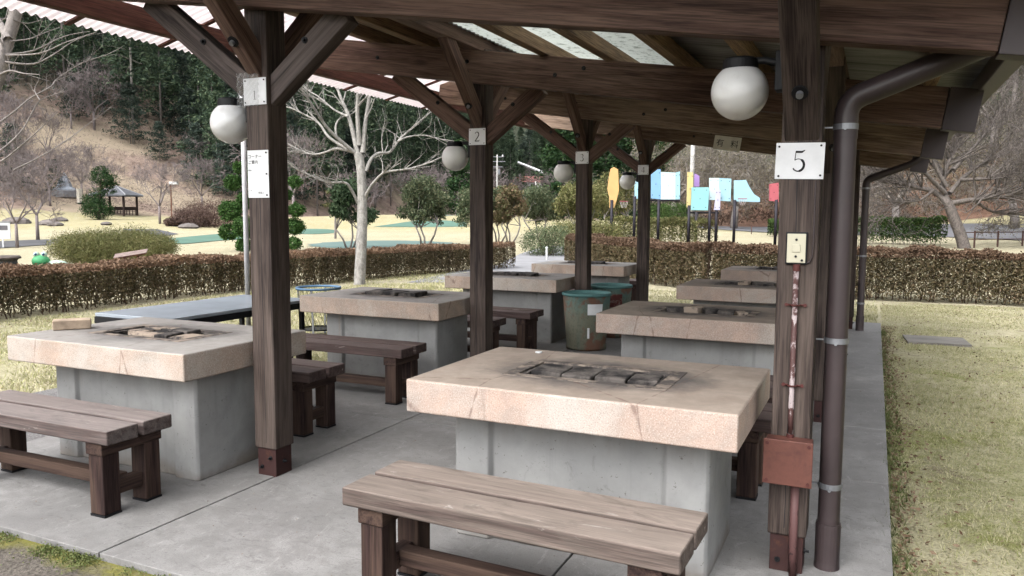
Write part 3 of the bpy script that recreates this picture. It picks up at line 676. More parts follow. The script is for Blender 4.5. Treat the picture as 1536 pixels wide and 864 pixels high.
for z in (1.18, .835):
    b = MB(); b.tube([(-.327, yF-.003, z), (-.312, yF-.008, z), (-.303, yF-.028, z), (-.29, yF-.033, z), (-.279, yF-.028, z), (-.27, yF-.008, z), (-.253, yF-.003, z)], .0045, 6)
    b.tube([(-.327, yF, z), (-.327, yF-.008, z)], .008, 8); b.tube([(-.253, yF, z), (-.253, yF-.008, z)], .008, 8); b.build('clamp', M_MAROON, t)
t = thing('junction_box', 'rusty red square junction box low on the right post', 'electrical box', (-.291, yF, .518))
b = MB(); b.box(-.094, .094, -.088, 0, -.092, .092); b.build('body', M_JBOX, t, .004)
b = MB(); b.box(-.099, .099, -.0965, -.0885, -.097, .097); b.build('lid', M_JBOX, t, .003)
for sx in (-1, 1):
    for sz in (-1, 1):
        b = MB(); b.tube([(sx*.083, -.097, sz*.081), (sx*.083, -.101, sz*.081)], .0075, 10); b.build('screw', M_MAROON, t)
# downpipes
def bent(pts, r, n, fil=.09, steps=6):
    out = [Vector(pts[0])]
    for i in range(1, len(pts)-1):
        a, b_, c = Vector(pts[i-1]), Vector(pts[i]), Vector(pts[i+1]); d0 = (a-b_).normalized(); d1 = (c-b_).normalized()
        s0 = b_+d0*fil; s1 = b_+d1*fil
        for k in range(steps+1): u = k/steps; out.append(s0*(1-u)**2+b_*2*u*(1-u)+s1*u*u)
    out.append(Vector(pts[-1])); return out
def downpipe(y, label, base=True):
    t = thing('downpipe', label, 'drainpipe', (0, 0, 0)); t['group'] = 'brown downpipes at the right side of the shelter'
    x = -.130; r = .046
    b = MB(); b.tube([(x, y, .16), (x, y, 1.90)], r, 24, False); b.build('pipe', M_PIPE, t, smooth=True)
    b = MB(); pts = bent([(x, y, 1.88), (x, y, 2.04), (.42, y, 2.25), (.52, y, 2.35)], r, 20, .065); b.tube(pts, [r*1.06]*len(pts), 24, False); b.build('elbow', M_PIPE, t, smooth=True)
    b = MB(); b.lathe([(r*1.02, .205), (r*1.13, .205), (r*1.15, .19), (r*1.13, .03), (r*1.18, .0)], 24, (x, y, 0)); b.build('socket', M_PIPE, t, smooth=False)
    for z in (.375 if base else .4, 1.02, 1.93):
        b = MB(); b.lathe([(r*1.0, -.012), (r*1.09, -.012), (r*1.09, .012), (r*1.0, .012)], 24, (x, y, z)); b.tube([(x, y-r*1.08, z-.01), (x, y-r*1.3, z-.01)], .007, 6)
        b.beam((x-r, y, z), (XB+W/2, y, z), .012, .006); b.build('strap', M_GALV, t)
    return t
downpipe(3.63, 'thick brown downpipe standing close beside the right post with plate 5')
downpipe(11.60, 'thin looking brown downpipe at the far end of the right post row')
t = tag(MB().box(.585, .70, YA-.05, YB_-.05, zr(.6)-.13, zr(.6)-.01).build('eave_gutter', M_PIPE, sh, .01), None)

# ================================================================== TABLES
M_FRAME = charmat('sooty_pit_frame', (.27, .22, .18), (.075, .065, .06), .40, .56)
def make_table(slab_m, seed, label):
    rnd = random.Random(seed)
    t = thing('barbecue_table', label, 'table', (0, 0, 0), 0, 'concrete barbecue tables under the shelter')
    T, TH, L, D = .793, .155, 1.505, 1.01; hx, hy = .335, .165
    me = bpy.data.meshes.new('slab'); V = []; F = []
    for z in (T, T-TH):
        for X, Y in ((-L/2, -D/2), (L/2, -D/2), (L/2, D/2), (-L/2, D/2)): V.append((X, Y, z))
    for z in (T, T-TH):
        for X, Y in ((-hx, -hy), (hx, -hy), (hx, hy), (-hx, hy)): V.append((X, Y+.0, z))
    for i in range(4):
        j = (i+1) % 4
        F += [(i, j, 8+j, 8+i), (4+j, 4+i, 12+i, 12+j), (j, i, 4+i, 4+j), (8+i, 8+j, 12+j, 12+i)]
    me.from_pydata(V, [], F); me.materials.append(slab_m); me.update()
    s_ = bpy.data.objects.new('slab', me); COL.objects.link(s_); s_.parent = t
    bv = s_.modifiers.new('bevel', 'BEVEL'); bv.width = .009; bv.segments = 3; bv.limit_method = 'ANGLE'
    b = MB()     # pale liner frame, just proud of the slab, and inner lining
    for x0, x1, y0, y1 in ((-hx-.065, hx+.065, hy, hy+.05), (-hx-.065, hx+.065, -hy-.05, -hy), (-hx-.065, -hx, -hy+.001, hy-.001), (hx, hx+.065, -hy+.001, hy-.001)): b.box(x0, x1, y0, y1, T-.02, T+.0025)
    b.build('pit_frame', M_FRAME, t, .002)
    b = MB()
    for x0, x1, y0, y1 in ((-hx, hx, hy-.022, hy-.002), (-hx, hx, -hy+.002, -hy+.022), (-hx+.002, -hx+.022, -hy+.023, hy-.023), (hx-.022, hx-.002, -hy+.023, hy-.023)): b.box(x0, x1, y0, y1, T-.16, T-.006)
    b.build('pit_lining', M_CHAR, t, .003)
    b = MB(); b.box(-hx+.03, hx-.03, -hy+.03, hy-.03, T-.15, T-.125); b.build('ash_bed', M_ASH, t)
    b = MB(); b.tube([(-hx+.02, -hy+.035, T-.022), (hx-.02, -hy+.035, T-.022)], .004, 6); b.tube([(-hx+.02, hy-.035, T-.022), (hx-.02, hy-.035, T-.022)], .004, 6); b.build('grate_rail', M_GALV, t)
    b = MB(); q = [(-.611, -.285), (-.596, -.30), (-.43, -.30), (-.405, -.275), (.405, -.275), (.43, -.30), (.596, -.30), (.611, -.285)]
    b.prism(q+[(-x, -y) for x, y in q], 0, T-TH-.001); b.build('pedestal', C_PED, t, .006)
    return t
def bricks(t, spec, T=.793):
    for (x, y, dz, rz, lx, ly, lz, m) in spec:
        b = MB(); b.box(-lx/2, lx/2, -ly/2, ly/2, -lz/2, lz/2); o = b.build('brick', m, t, .008, seg=3); o.location = (x, y, T+dz); o.rotation_euler = (random.uniform(-.04, .04), random.uniform(-.05, .05), rz)
TXR, TXL, TY = -1.195, -4.115, 3.54
tl = [('near right table with light pink speckled front and cracked rim', 'R'), ('second right table with a brown top behind the nearest one', 'R'), ('third table of the right row with rubble in its dark pit', 'R'), ('farthest table of the right row half hidden by the right post', 'R'),
      ('large pale table on the left with a loose block on its corner', 'L'), ('second left table with rust streaks down its pedestal', 'L'), ('third left table standing just left of the barrels', 'L'), ('farthest left table with a white lit top before the path gap', 'L')]
for i, (lb, sd_) in enumerate(tl):
    k = i % 4; t = make_table(C_SLAB_R if sd_ == 'R' else C_SLAB_L, i, lb); t.location = (TXR if sd_ == 'R' else TXL, TY+P*k, 0)
    if i == 0:
        bricks(t, [(-.235, .03, -.028, .05, .155, .20, .06, M_CHAR), (-.07, .03, -.03, -.03, .15, .21, .06, M_CHAR), (.09, .035, -.028, .04, .15, .20, .06, M_CHAR), (.245, .025, -.030, .10, .14, .20, .06, M_CHAR)])
    elif i == 4:
        bricks(t, [(-.21, .07, -.03, .1, .11, .21, .06, M_CHARL), (-.07, .06, -.035, 1.5, .20, .10, .06, M_CHAR), (-.02, -.06, -.025, .3, .21, .10, .06, M_CHARL), (.12, -.02, -.02, .12, .10, .20, .06, M_CHAR), (.10, .10, -.01, 1.4, .10, .22, .05, M_CHAR), (.25, -.02, -.03, .15, .12, .2, .06, M_CHARL)])
    elif i in (1, 2):
        bricks(t, [(-.24, .0, -.015, .3, .15, .11, .07, M_CHAR), (-.1, .02, .0, -.2, .12, .14, .07, M_CHARL), (.03, .03, -.01, .5, .12, .14, .07, M_CHAR), (.16, -.02, -.01, .1, .12, .15, .06, M_CHAR), (.27, .03, -.02, .4, .08, .12, .06, M_CHARL)])
    else:
        bricks(t, [(-.22, .02, .004, .1, .18, .24, .05, M_CHAR), (-.02, .0, .004, -.05, .17, .25, .05, M_CHAR), (.17, .02, .004, .06, .18, .25, .05, M_CHAR)])
b = MB(); b.box(-.11, .11, -.055, .055, 0, .062); o = b.build('loose_block', M_BRICK, None, .006, seg=3); o.location = (-4.76, 3.40, .796); o.rotation_euler = (0, 0, R(52))
tag(o, 'pale tan rectangular block lying on the corner of the large left table', 'brick')

o = MB().lathe([(.001, 0), (.019, 0), (.019, .006), (.001, .008)], 16).build('bottle_cap', M_WHITE, None); pcap = gnd(808, 529, .794); o.location = pcap; tag(o, 'small white cap lying on the brown top of the near right table', 'bottle cap')
# ================================================================== BENCHES
def make_bench(label, legm=W_LEG, pm_=W_BENCH):
    t = thing('bench', label, 'bench', (0, 0, 0), 0, 'timber benches along the barbecue tables')
    L, hh = 1.37, .467
    for sy in (-1, 1):
        b = MB(); b.box(-L/2, L/2, sy*.1085-.0935, sy*.1085+.0935, hh-.075, hh); b.build('seat_plank', pm_, t, .008, seg=3)
    for sx in (-1, 1):
        b = MB(); b.box(sx*.56-.06, sx*.56+.06, -.185, .185, hh-.142, hh-.0765); b.build('bolster', legm, t, .005)
        for sy in (-1, 1):
            b = MB(); b.box(sx*.56-.052, sx*.56+.052, sy*.127-.05, sy*.127+.05, .012, hh-.1435); lg = b.build('leg', legm, t, .005)
            b = MB(); b.box(sx*.56-.053, sx*.56+.053, sy*.127-.051, sy*.127+.051, 0, .0115); b.build('foot_pad', M_BLACK, lg)
        b = MB(); b.box(sx*.56-.03, sx*.56+.03, -.076, .076, .09, .165); b.build('cross_rail', legm, t, .004)
    b = MB(); b.box(-.528, .528, -.035, .035, .105, .172); b.build('stretcher', legm, t, .004)
    return t
W_BENCH2 = wood('bench_wood_dark', (.045, .024, .022), (.11, .07, .06), (.30, .26, .245), .5, .8, .6)
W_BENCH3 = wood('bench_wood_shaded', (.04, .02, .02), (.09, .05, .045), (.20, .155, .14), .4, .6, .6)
bR = make_bench('pale topped worn bench in the right foreground before the near table'); bR.location = (-1.20, 2.65, 0); bR.rotation_euler = (0, 0, R(-1.6))
bL = make_bench('grey weathered bench at the left edge before the large pale table', pm_=W_BENCH2); bL.location = (-4.115, 2.80, 0); bL.rotation_euler = (0, 0, R(.5))
b3 = make_bench('dark bench before the table with rust streaks', pm_=W_BENCH3); b3.location = (-4.10, 5.45, 0); b3.rotation_euler = (0, 0, R(.8))
for x, y, a, lb in ((-4.16, 4.40, 0, 'dark bench end showing between the nearest left post and the large table'), (-4.12, 8.1, 0, 'dark bench before the third left table beside the barrels'), (-4.2, 7.25, 0, 'dark bench tucked behind the second left table by the second post'),
                    (-4.17, 12.85, 0, 'bench beyond the farthest left table with a pale seat end'), (-4.15, 10.78, 0, 'bench hidden between the barrels and the farthest left table'),
                    (-1.14, 4.5, 0, 'bench behind the near right table, its legs right of the slab'), (-1.1, 5.35, 0, 'bench before the second right table, end beside the right post')):
    dup(b3, (x, y, 0), R(a), lb)

# ================================================================== DRUMS
def drum(name, label, cat, body, rim, r=.285, h=.655, loc=(0, 0, 0), mesh=False):
    t = thing(name, label, cat, loc)
    b = MB(); b.lathe([(.001, .02), (r*.78, .02), (r*.80, .0), (r*.835, .0), (r*.84, .035), (r*.815, .05), (r*.99, h-.02), (r*.955, h-.02), (r*.79, .06), (.001, .06)], 48); b.build('shell', body, t, smooth=True)
    b = MB(); b.lathe([(r*.94, h-.03), (r*.955, h), (r*.99, h+.008), (r*1.03, h), (r*1.03, h-.022), (r*.995, h-.025)], 48); b.build('rim', rim, t, smooth=True)
    b = MB(); b.lathe([(r*.951, h-.02), (r*.80, .07)], 48); b.build('inner_wall', rim, t, smooth=True)
    return t
t = drum('rusty_barrel', 'tapered teal barrel with rust stains and a white label, nearer of two', 'barrel', M_BARREL, M_TEALRIM, r=.281, h=.65, loc=(-3.02, 8.6, 0)); t['group'] = 'teal trash barrels by the third left post'
def curved_label(parent, a0, a1, z0, z1, r0, r1, m, name='label'):
    b = MB(); n = 10
    for i in range(n):
        A, B = R(a0+(a1-a0)*i/n), R(a0+(a1-a0)*(i+1)/n)
        b.quad((r0*math.cos(A), r0*math.sin(A), z0), (r0*math.cos(B), r0*math.sin(B), z0), (r1*math.cos(B), r1*math.sin(B), z1), (r1*math.cos(A), r1*math.sin(A), z1))
    return b.build(name, m, parent)
curved_label(t, -68, -30, .42, .545, .285*.955, .285*.985, M_PLATE)
b = MB(); b.box(-.012, .012, -.003, .003, -.06, .06); o = b.build('paint_chip', M_PLATE, t); o.location = (.105, -.228, .21); o.rotation_euler = (0, 0, R(25))
t = drum('rusty_barrel', 'teal barrel with a dark red lettered panel, farther one behind the post', 'barrel', M_BARREL, M_TEALRIM, r=.27, loc=(-3.06, 9.66, 0)); t['group'] = 'teal trash barrels by the third left post'
curved_label(t, -115, -40, .40, .56, .27*.955, .27*.985, rusty('dark_red_panel', (.13, .035, .03), (.30, .2, .17), .52, .6, .6, 22), 'red_panel')
t = thing('mesh_bin', 'blue rimmed wire mesh bin on the grass behind the steel table', 'bin', (-6.6, 8.2, 0)); r, h = .285, .60
b = MB(); b.lathe([(r*.93, h-.02), (r*.95, h), (r*1.03, h), (r*1.03, h-.03), (r*.95, h-.03), (r*.93, h-.02)], 40); b.build('rim', M_BLUERIM, t, smooth=True)
b = MB()
for s_ in (-1, 1):
    for i in range(26):
        a = 2*math.pi*i/26; b.tube([(r*(.78+.17*q/5)*math.cos(a+s_*q*.16), r*(.78+.17*q/5)*math.sin(a+s_*q*.16), .05+(h-.07)*q/5) for q in range(6)], .0022, 4, False)
b.build('mesh_wall', simple('olive_wire', (.16, .15, .07), .6), t)
for a in (20, 110, 200, 290):
    b = MB(); a = R(a); b.beam((r*.8*math.cos(a), r*.8*math.sin(a), -.05), (r*.99*math.cos(a), r*.99*math.sin(a), h-.02), .03, .006); b.build('upright', M_GALV, t)
b = MB(); b.lathe([(.001, .04), (r*.8, .04), (r*.8, .06)], 32); b.build('bottom', M_BLACK, t)

# steel table, pole
t = thing('steel_table', 'long low steel topped table on the grass beyond the large pale table', 'table', (0, 0, 0))
b = MB(); b.beam((-5.66, 4.58, .675), (-5.66, 6.34, .675), .90, .03); b.build('top', M_STEEL, t, .003)
b = MB()
for q in ((-6.10, 4.58, -5.21, 4.58), (-6.10, 6.34, -5.21, 6.34), (-6.10, 4.60, -6.10, 6.32), (-5.22, 4.60, -5.22, 6.32)): b.beam((q[0], q[1], .63), (q[2], q[3], .63), .03, .058)
b.build('edge_frame', M_BLACK, t)
for x, y in ((-6.06, 4.66), (-5.26, 4.66), (-6.06, 5.45), (-5.26, 5.75), (-6.06, 6.26), (-5.26, 6.26)):
    b = MB(); b.box(x-.02, x+.02, y-.02, y+.02, -.05, .60); b.build('leg', M_BLACK, t)
t = thing('steel_pole', 'pale galvanised pole rising behind the nearest left post', 'pole', (-6.2, 6.5, 0))
b = MB(); b.tube([(0, 0, -.06), (0, 0, 3.0)], .027, 16); b.build('tube', simple('pale_pole_zinc', (.48, .48, .50), .5, 0, .15, 6), t, smooth=True)
b = MB(); b.lathe([(.06, -.05), (.06, -.03), (.03, -.02)], 16); b.build('base_flange', M_GALV, t)
o = MB().beam((.42, 11.3, -.035), (1.13, 11.35, -.035), .62, .03).build('ground_board', W_PLANK, None, .004)
tag(o, 'weathered grey board lying flat in the right lawn', 'board')
# ================================================================== HEDGES
def hedge(name, label, cat, path, width, height, n, leafm, topm, stemm, size=.03, lo=.06, group=None, wob=.04, stems=120, thin=.45):
    """clipped hedge along a path of ground points"""
    t = thing(name, label, cat, (path[0][0], path[0][1], 0)); ox, oy = path[0]
    if group: t['group'] = group
    P_ = np.array(path); seg = np.linalg.norm(np.diff(P_, axis=0), axis=1); cum = np.concatenate([[0], np.cumsum(seg)]); Ltot = cum[-1]
    def place(s, lat):
        i = np.clip(np.searchsorted(cum, s)-1, 0, len(seg)-1); f = (s-cum[i])/seg[i]
        d = (P_[i+1]-P_[i])/seg[i][:, None]; p = P_[i]+d*(s-cum[i])[:, None]; return p+np.stack([-d[:, 1], d[:, 0]], 1)*lat[:, None]
    s = RS.uniform(0, Ltot, n); face = RS.uniform(0, 1, n)
    wv = 1+.10*np.sin(s*2.3)+.06*np.sin(s*5.1+1)+.07*np.sin(s*13)
    lat = np.where(face < .72, np.sign(RS.uniform(-1, 1, n))*(width/2*wv-np.abs(RS.normal(0, .05, n))), RS.uniform(-width/2, width/2, n))
    hh = height*(1+.04*np.sin(s*1.7)+.03*np.sin(s*6.3)+.025*np.sin(s*17+2)*np.sin(s*3))
    z = np.where(face < .72, lo+(hh-lo)*RS.uniform(0, 1, n)**.75, hh-np.abs(RS.normal(0, .035, n)))
    z += RS.normal(0, wob*.4, n)
    edge = np.clip((hh-z)/.12, 0, 1); lat *= (.88+.12*edge)
    keep = RS.uniform(0, 1, n) < np.clip(thin+(z-lo)/(height*.5), 0, 1); s, lat, z = s[keep], lat[keep], z[keep]
    xy = place(s, lat); gz = np.array([H(a, b) for a, b in xy[::1]]) if len(xy) < 30000 else H(*path[0])
    Pn = np.stack([xy[:, 0]-ox, xy[:, 1]-oy, z+gz], 1)
    top = z > height*.86
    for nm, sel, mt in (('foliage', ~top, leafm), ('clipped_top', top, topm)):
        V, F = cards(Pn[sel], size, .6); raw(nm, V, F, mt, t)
    b = MB()
    for i in range(stems):
        s0 = random.uniform(.05, Ltot-.05); l0 = random.uniform(-width*.38, width*.38)
        p = place(np.array([s0]), np.array([l0]))[0]; z0 = H(*p)
        q = [(p[0]-ox, p[1]-oy, z0)]
        x, y = q[0][:2]
        for j in range(1, 5): x += random.uniform(-.05, .05); y += random.uniform(-.05, .05); q.append((x, y, z0+height*.88*j/4))
        b.tube(q, [.010, .008, .006, .004, .003], 4, False)
        for kk in range(3):
            j = random.randint(1, 3); e = q[j]; b.tube([e, (e[0]+random.uniform(-.15, .15), e[1]+random.uniform(-.15, .15), e[2]+random.uniform(.1, .28))], [.004, .002], 3, False)
    b.build('stems', stemm, t)
    return t
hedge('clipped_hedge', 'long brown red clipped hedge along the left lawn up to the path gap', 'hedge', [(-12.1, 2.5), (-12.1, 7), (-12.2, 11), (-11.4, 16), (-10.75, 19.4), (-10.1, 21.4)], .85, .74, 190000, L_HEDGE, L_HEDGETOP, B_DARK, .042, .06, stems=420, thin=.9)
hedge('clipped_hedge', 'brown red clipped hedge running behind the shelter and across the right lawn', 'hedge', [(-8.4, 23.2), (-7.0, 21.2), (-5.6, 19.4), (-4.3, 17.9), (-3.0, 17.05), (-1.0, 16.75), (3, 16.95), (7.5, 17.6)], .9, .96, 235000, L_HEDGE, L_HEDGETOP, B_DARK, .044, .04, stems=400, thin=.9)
hedge('green_hedge', 'bright green hedge of rounded shrubs before the road on the right', 'hedge', [(-.9, 49.5), (1.2, 49), (3.4, 48)], 1.1, 1.45, 14000, L_GREENHEDGE, L_GREENHEDGE, B_DARK, .10, .12, stems=40, wob=.1)
hedge('green_hedge', 'short green hedge piece seen just left of the right post', 'hedge', [(-6.6, 56), (-4.6, 56)], 1.2, 1.1, 7000, L_GREENHEDGE, L_GREENHEDGE, B_DARK, .10, .12, stems=14, wob=.1)
hedge('low_hedge', 'olive green clipped hedge under the coloured hoop boards', 'hedge', [(-13.5, 42.6), (-10, 41.8), (-7.8, 40.8)], 1.6, 1.35, 18000, L_OLIVE, L_OLIVE, B_DARK, .085, .05, stems=50, wob=.12)

# ================================================================== PLANTS AND TREES
def clumps(blobs, n, size, m, parent, name='crown', aspect=.5, shell=.5, flat=0., sub=18):
    """leaf faces gathered in small sprays inside ellipsoid blobs"""
    vol = np.array([b[3]*b[4]*b[5] for b in blobs])**.8; cnt = np.maximum(1, (n*vol/vol.sum()/sub).astype(int)); out = []
    for b, c in zip(blobs, cnt):
        d = RS.normal(size=(c, 3)); d /= np.linalg.norm(d, axis=1)[:, None]; rad = (shell+(1-shell)*RS.uniform(0, 1, (c, 1)))
        rad *= 1+.16*np.sin(d[:, :1]*5+b[0])*np.cos(d[:, 1:2]*4+b[1])
        ctr = np.array(b[:3])+d*rad*np.array(b[3:6])
        cs = RS.normal(0, 1, (c, sub, 3))*min(b[3:6])*.16
        out.append((ctr[:, None]+cs).reshape(-1, 3))
    V, F = cards(np.concatenate(out), size, aspect, flat); return raw(name, V, F, m, parent)
def twigtree(b, p, d, L, r, lev, maxl, spread=.6, droop=0., nb=3, rmin=.006, twist=.25):
    p = Vector(p); d = Vector(d).normalized(); n = 4 if lev < 2 else 3; pts = [p]; rads = [r]
    for i in range(n):
        d = (d+Vector((random.uniform(-1, 1), random.uniform(-1, 1), random.uniform(-1, 1)))*twist*.5+Vector((0, 0, -droop if lev > 0 else 0))).normalized()
        p = p+d*L/n; pts.append(p); rads.append(max(rmin, r*(1-.5*(i+1)/n)))
    b.tube(pts, rads, 7 if lev == 0 else (5 if lev == 1 else 3), False)
    if lev >= maxl: b.tips = getattr(b, 'tips', [])+[tuple(pts[-1])]; return
    for k in range(nb):
        i = random.choice([2, 3, 4][:n-1]) if k else n; i = min(i, n)
        q = pts[i]; a = random.uniform(0, 6.28); side = d.cross(Vector((math.cos(a), math.sin(a), .3))).normalized()
        nd = (d*(1-spread*.5)+side*spread+Vector((0, 0, .18))).normalized()
        twigtree(b, q, nd, L*random.uniform(.58, .82), rads[i]*.72, lev+1, maxl, spread, droop, nb, rmin, twist)
def leafed(name, label, cat, x, y, h, cr, n, m, barkm, size, group=None, nbl=7, trunk=.26, z=None, stems=1, shell=.35, base=None):
    z = H(x, y) if z is None else z; t = thing(name, label, cat, (x, y, z))
    if group: t['group'] = group
    b = MB()
    bl = []
    for i in range(nbl):
        a = 6.28*i/nbl+random.random(); rr_ = cr*random.uniform(.3, .75); zz = h*random.uniform(trunk+.13, .84)
        q = cr*random.uniform(.30, .48); bl.append((rr_*math.cos(a), rr_*math.sin(a), zz, q, q, q*.72))
    bl.append((0, 0, h*.82, cr*.55, cr*.55, h*.16))
    for s_ in range(stems):
        a = 6.28*s_/max(1, stems); o_ = .12*cr if stems > 1 else 0
        base_ = Vector((o_*math.cos(a), o_*math.sin(a), -.05)); mid = Vector((random.uniform(-.12, .12)*cr+o_*3.5*math.cos(a), random.uniform(-.12, .12)*cr+o_*3.5*math.sin(a), h*trunk*random.uniform(.9, 1.3)))
        r0 = .028*h/stems**.5; b.tube([base_, (base_+mid)/2+Vector((.02, .01, 0))*h, mid], [r0, r0*.8, r0*.65], 8)
        for q in bl[s_::stems]: b.tube([mid, (mid+Vector(q[:3]))/2+Vector((0, 0, -.03*h)), Vector(q[:3])], [r0*.55, r0*.35, r0*.12], 5, False)
    b.build('trunk', barkm, t, smooth=True)
    clumps(bl, n, size, m, t, shell=shell); return t

B_CHERRY = bark('cherry_bark', (.07, .06, .055), (.22, .19, .17))
# --- near pale bare tree by the hedge, branches laid out from measured bends
def pxtree(name, label, cat, base, lines, depth, barkm, px0=0, py0=0, sc=1, seed=3, twigs=2, maxl=1, spur=.6, jit=.35, rmin=.0028):
    rnd = random.Random(seed); random.seed(seed); t = thing(name, label, cat, base); bp = Vector(base); b = MB(); tr = MB()
    for i, (r0, r1, dd, pts) in enumerate(lines):
        n = len(pts); W3 = []
        for j, (u, v) in enumerate(pts):
            f = j/(n-1); W3.append(at(px0+u/sc, py0+v/sc, depth+dd*f)-bp)
        # smooth the polyline
        fine = []
        for j in range(n-1):
            p0, p1, p2, p3 = W3[max(0, j-1)], W3[j], W3[j+1], W3[min(n-1, j+2)]
            for q in range(4):
                u = q/4; fine.append(.5*((2*p1)+(p2-p0)*u+(2*p0-5*p1+4*p2-p3)*u*u+(3*p1-p0-3*p2+p3)*u**3))
        fine.append(W3[-1]); m_ = len(fine); rads = [r0+(r1-r0)*(j/(m_-1))**.8 for j in range(m_)]
        (tr if i == 0 else b).tube(fine, rads, 12 if i == 0 else 7, False)
        if i:
            for k in range(int(m_*twigs/4)):
                j = rnd.randint(m_//3, m_-1); dr = (fine[min(m_-1, j+1)]-fine[j-1]).normalized()
                a = Vector((rnd.uniform(-1, 1), rnd.uniform(-1, 1), rnd.uniform(-.3, 1)))
                twigtree(b, fine[j], (dr*.6+a*.7), spur*rnd.uniform(.4, 1), max(.004, rads[j]*.5), 1, 1+maxl, .7, .0, 2, rmin)
    tr.build('trunk', barkm, t, smooth=True); b.build('branches', barkm, t, smooth=True); return t
D = 16.6
bp = gnd(538, 427, -.05)
dep = (bp-CP).dot(Fv)
LN = [(.135, .10, 0, [(455, 835), (462, 690), (466, 560), (462, 400), (450, 330)]),
 (.065, .015, .6, [(450, 335), (418, 200), (385, 120), (360, 50), (330, -40)]), (.062, .015, -.4, [(455, 300), (448, 180), (450, 90), (452, -20), (440, -90)]), (.065, .015, .3, [(468, 330), (476, 230), (492, 120), (505, 30), (530, -60)]),
 (.05, .012, -1.2, [(445, 335), (380, 280), (330, 230), (290, 170), (258, 120), (215, 65), (170, 30)]), (.045, .012, 1.0, [(432, 325), (370, 312), (330, 325), (285, 335), (245, 325), (185, 296)]),
 (.04, .01, .8, [(415, 318), (340, 270), (300, 215), (240, 180), (184, 155), (120, 150)]), (.04, .01, -.8, [(450, 520), (425, 470), (400, 443), (330, 440), (260, 412), (215, 390), (180, 362)]),
 (.05, .012, 1.1, [(478, 400), (500, 352), (530, 330), (572, 325), (610, 275), (650, 240), (700, 195), (750, 155)]), (.045, .012, -1.0, [(472, 505), (500, 455), (535, 415), (565, 400), (640, 390), (710, 370), (790, 335)]),
 (.025, .008, .5, [(600, 285), (640, 268), (700, 262), (760, 275), (850, 290)]), (.018, .006, 0, [(545, 328), (540, 280), (546, 225)]), (.03, .008, .6, [(368, 272), (365, 225), (385, 195), (430, 178), (470, 130), (500, 90)]),
 (.03, .008, .7, [(412, 190), (360, 165), (300, 115), (262, 92), (200, 40)]), (.02, .006, -.4, [(300, 160), (275, 118), (230, 70), (240, 30)]), (.018, .005, .3, [(480, 395), (468, 360), (482, 340), (505, 350)])]
pxtree('bare_tree', 'pale barked leafless tree standing before the left hedge', 'tree', bp, LN, dep, B_PALE, 360, 100, 2.541, 5, 2.6, 1, .6)
# --- tree reaching in at the top left
LN2 = [(.17, .12, .2, [(-50, 330), (-38, 210), (-20, 160), (-2, 110), (5, 82), (14, 52), (22, 25), (30, -20)]),
 (.10, .05, .5, [(12, 60), (0, 35), (-15, 15)]), (.026, .006, .7, [(8, 82), (50, 76), (95, 55), (135, 47)]), (.022, .006, -.6, [(10, 83), (60, 80), (100, 63), (145, 48)]), (.026, .005, .4, [(8, 93), (50, 96), (80, 82), (110, 62), (140, 50)]),
 (.03, .006, -.9, [(0, 112), (15, 106), (35, 110), (60, 112)]), (.025, .005, 1.2, [(-30, 205), (18, 170), (46, 147), (76, 130), (86, 118), (122, 95), (160, 82), (184, 70)]),
 (.028, .007, .6, [(-40, 245), (0, 226), (31, 198), (46, 173), (61, 150), (97, 137)]), (.026, .006, -.7, [(-40, 262), (5, 240), (38, 213), (61, 193), (86, 168)]), (.018, .005, .8, [(20, 255), (53, 239), (84, 221), (112, 202), (130, 188), (170, 158)]),
 (.02, .005, .6, [(15, 62), (45, 58), (70, 48), (92, 40)]), (.02, .005, -.3, [(5, 70), (-5, 45), (2, 30)]), (.016, .004, .6, [(20, 30), (40, 35), (62, 30)]), (.014, .004, .4, [(60, 150), (52, 135), (58, 120)])]
bp2 = gnd(-48, 432, -.05); dep2 = (bp2-CP).dot(Fv)
pxtree('bare_tree', 'leafless tree leaning in from the left edge with long drooping thin branches', 'tree', bp2, LN2, dep2, B_GREY, 0, 0, 1, 9, 1.1, 1, .8)

# --- broadleaf garden trees on the golf lawn
def gp(u, v): p = gnd(u, v, -.05); return p.x, p.y
for (u, v, h, cr, m, lb, nb_) in ((525, 373, 3.3, 1.25, L_BROADD, 'dark camellia tree directly behind the pale bare tree', 9), (637, 372, 3.4, 1.5, L_BROAD, 'rounded green tree with forked trunk by the teal putting green', 8),
        (722, 368, 3.1, 1.4, L_BROAD, 'green garden tree just left of the second left post', 8), (748, 367, 3.0, 1.1, L_REDDISH, 'slim reddish leaved tree just right of the second left post', 7), (765, 369, 3.0, 1.15, L_REDDISH, 'reddish leaved tree with twin thin stems between the posts', 7),
        (806, 362, 3.4, 1.7, L_BROAD, 'broad yellow green tree left of the third post', 8), (868, 364, 3.6, 1.8, L_OLIVE, 'olive green tree behind the third left post', 8), (918, 360, 4.2, 2.0, L_OLIVE, 'olive leaved tree behind the orange hoop board', 8)):
    x, y = gp(u, v); leafed('garden_tree', lb, 'tree', x, y, h, cr, 15000, m, B_GREY, .115, 'broadleaf trees round the putting greens', nb_+4, stems=3)
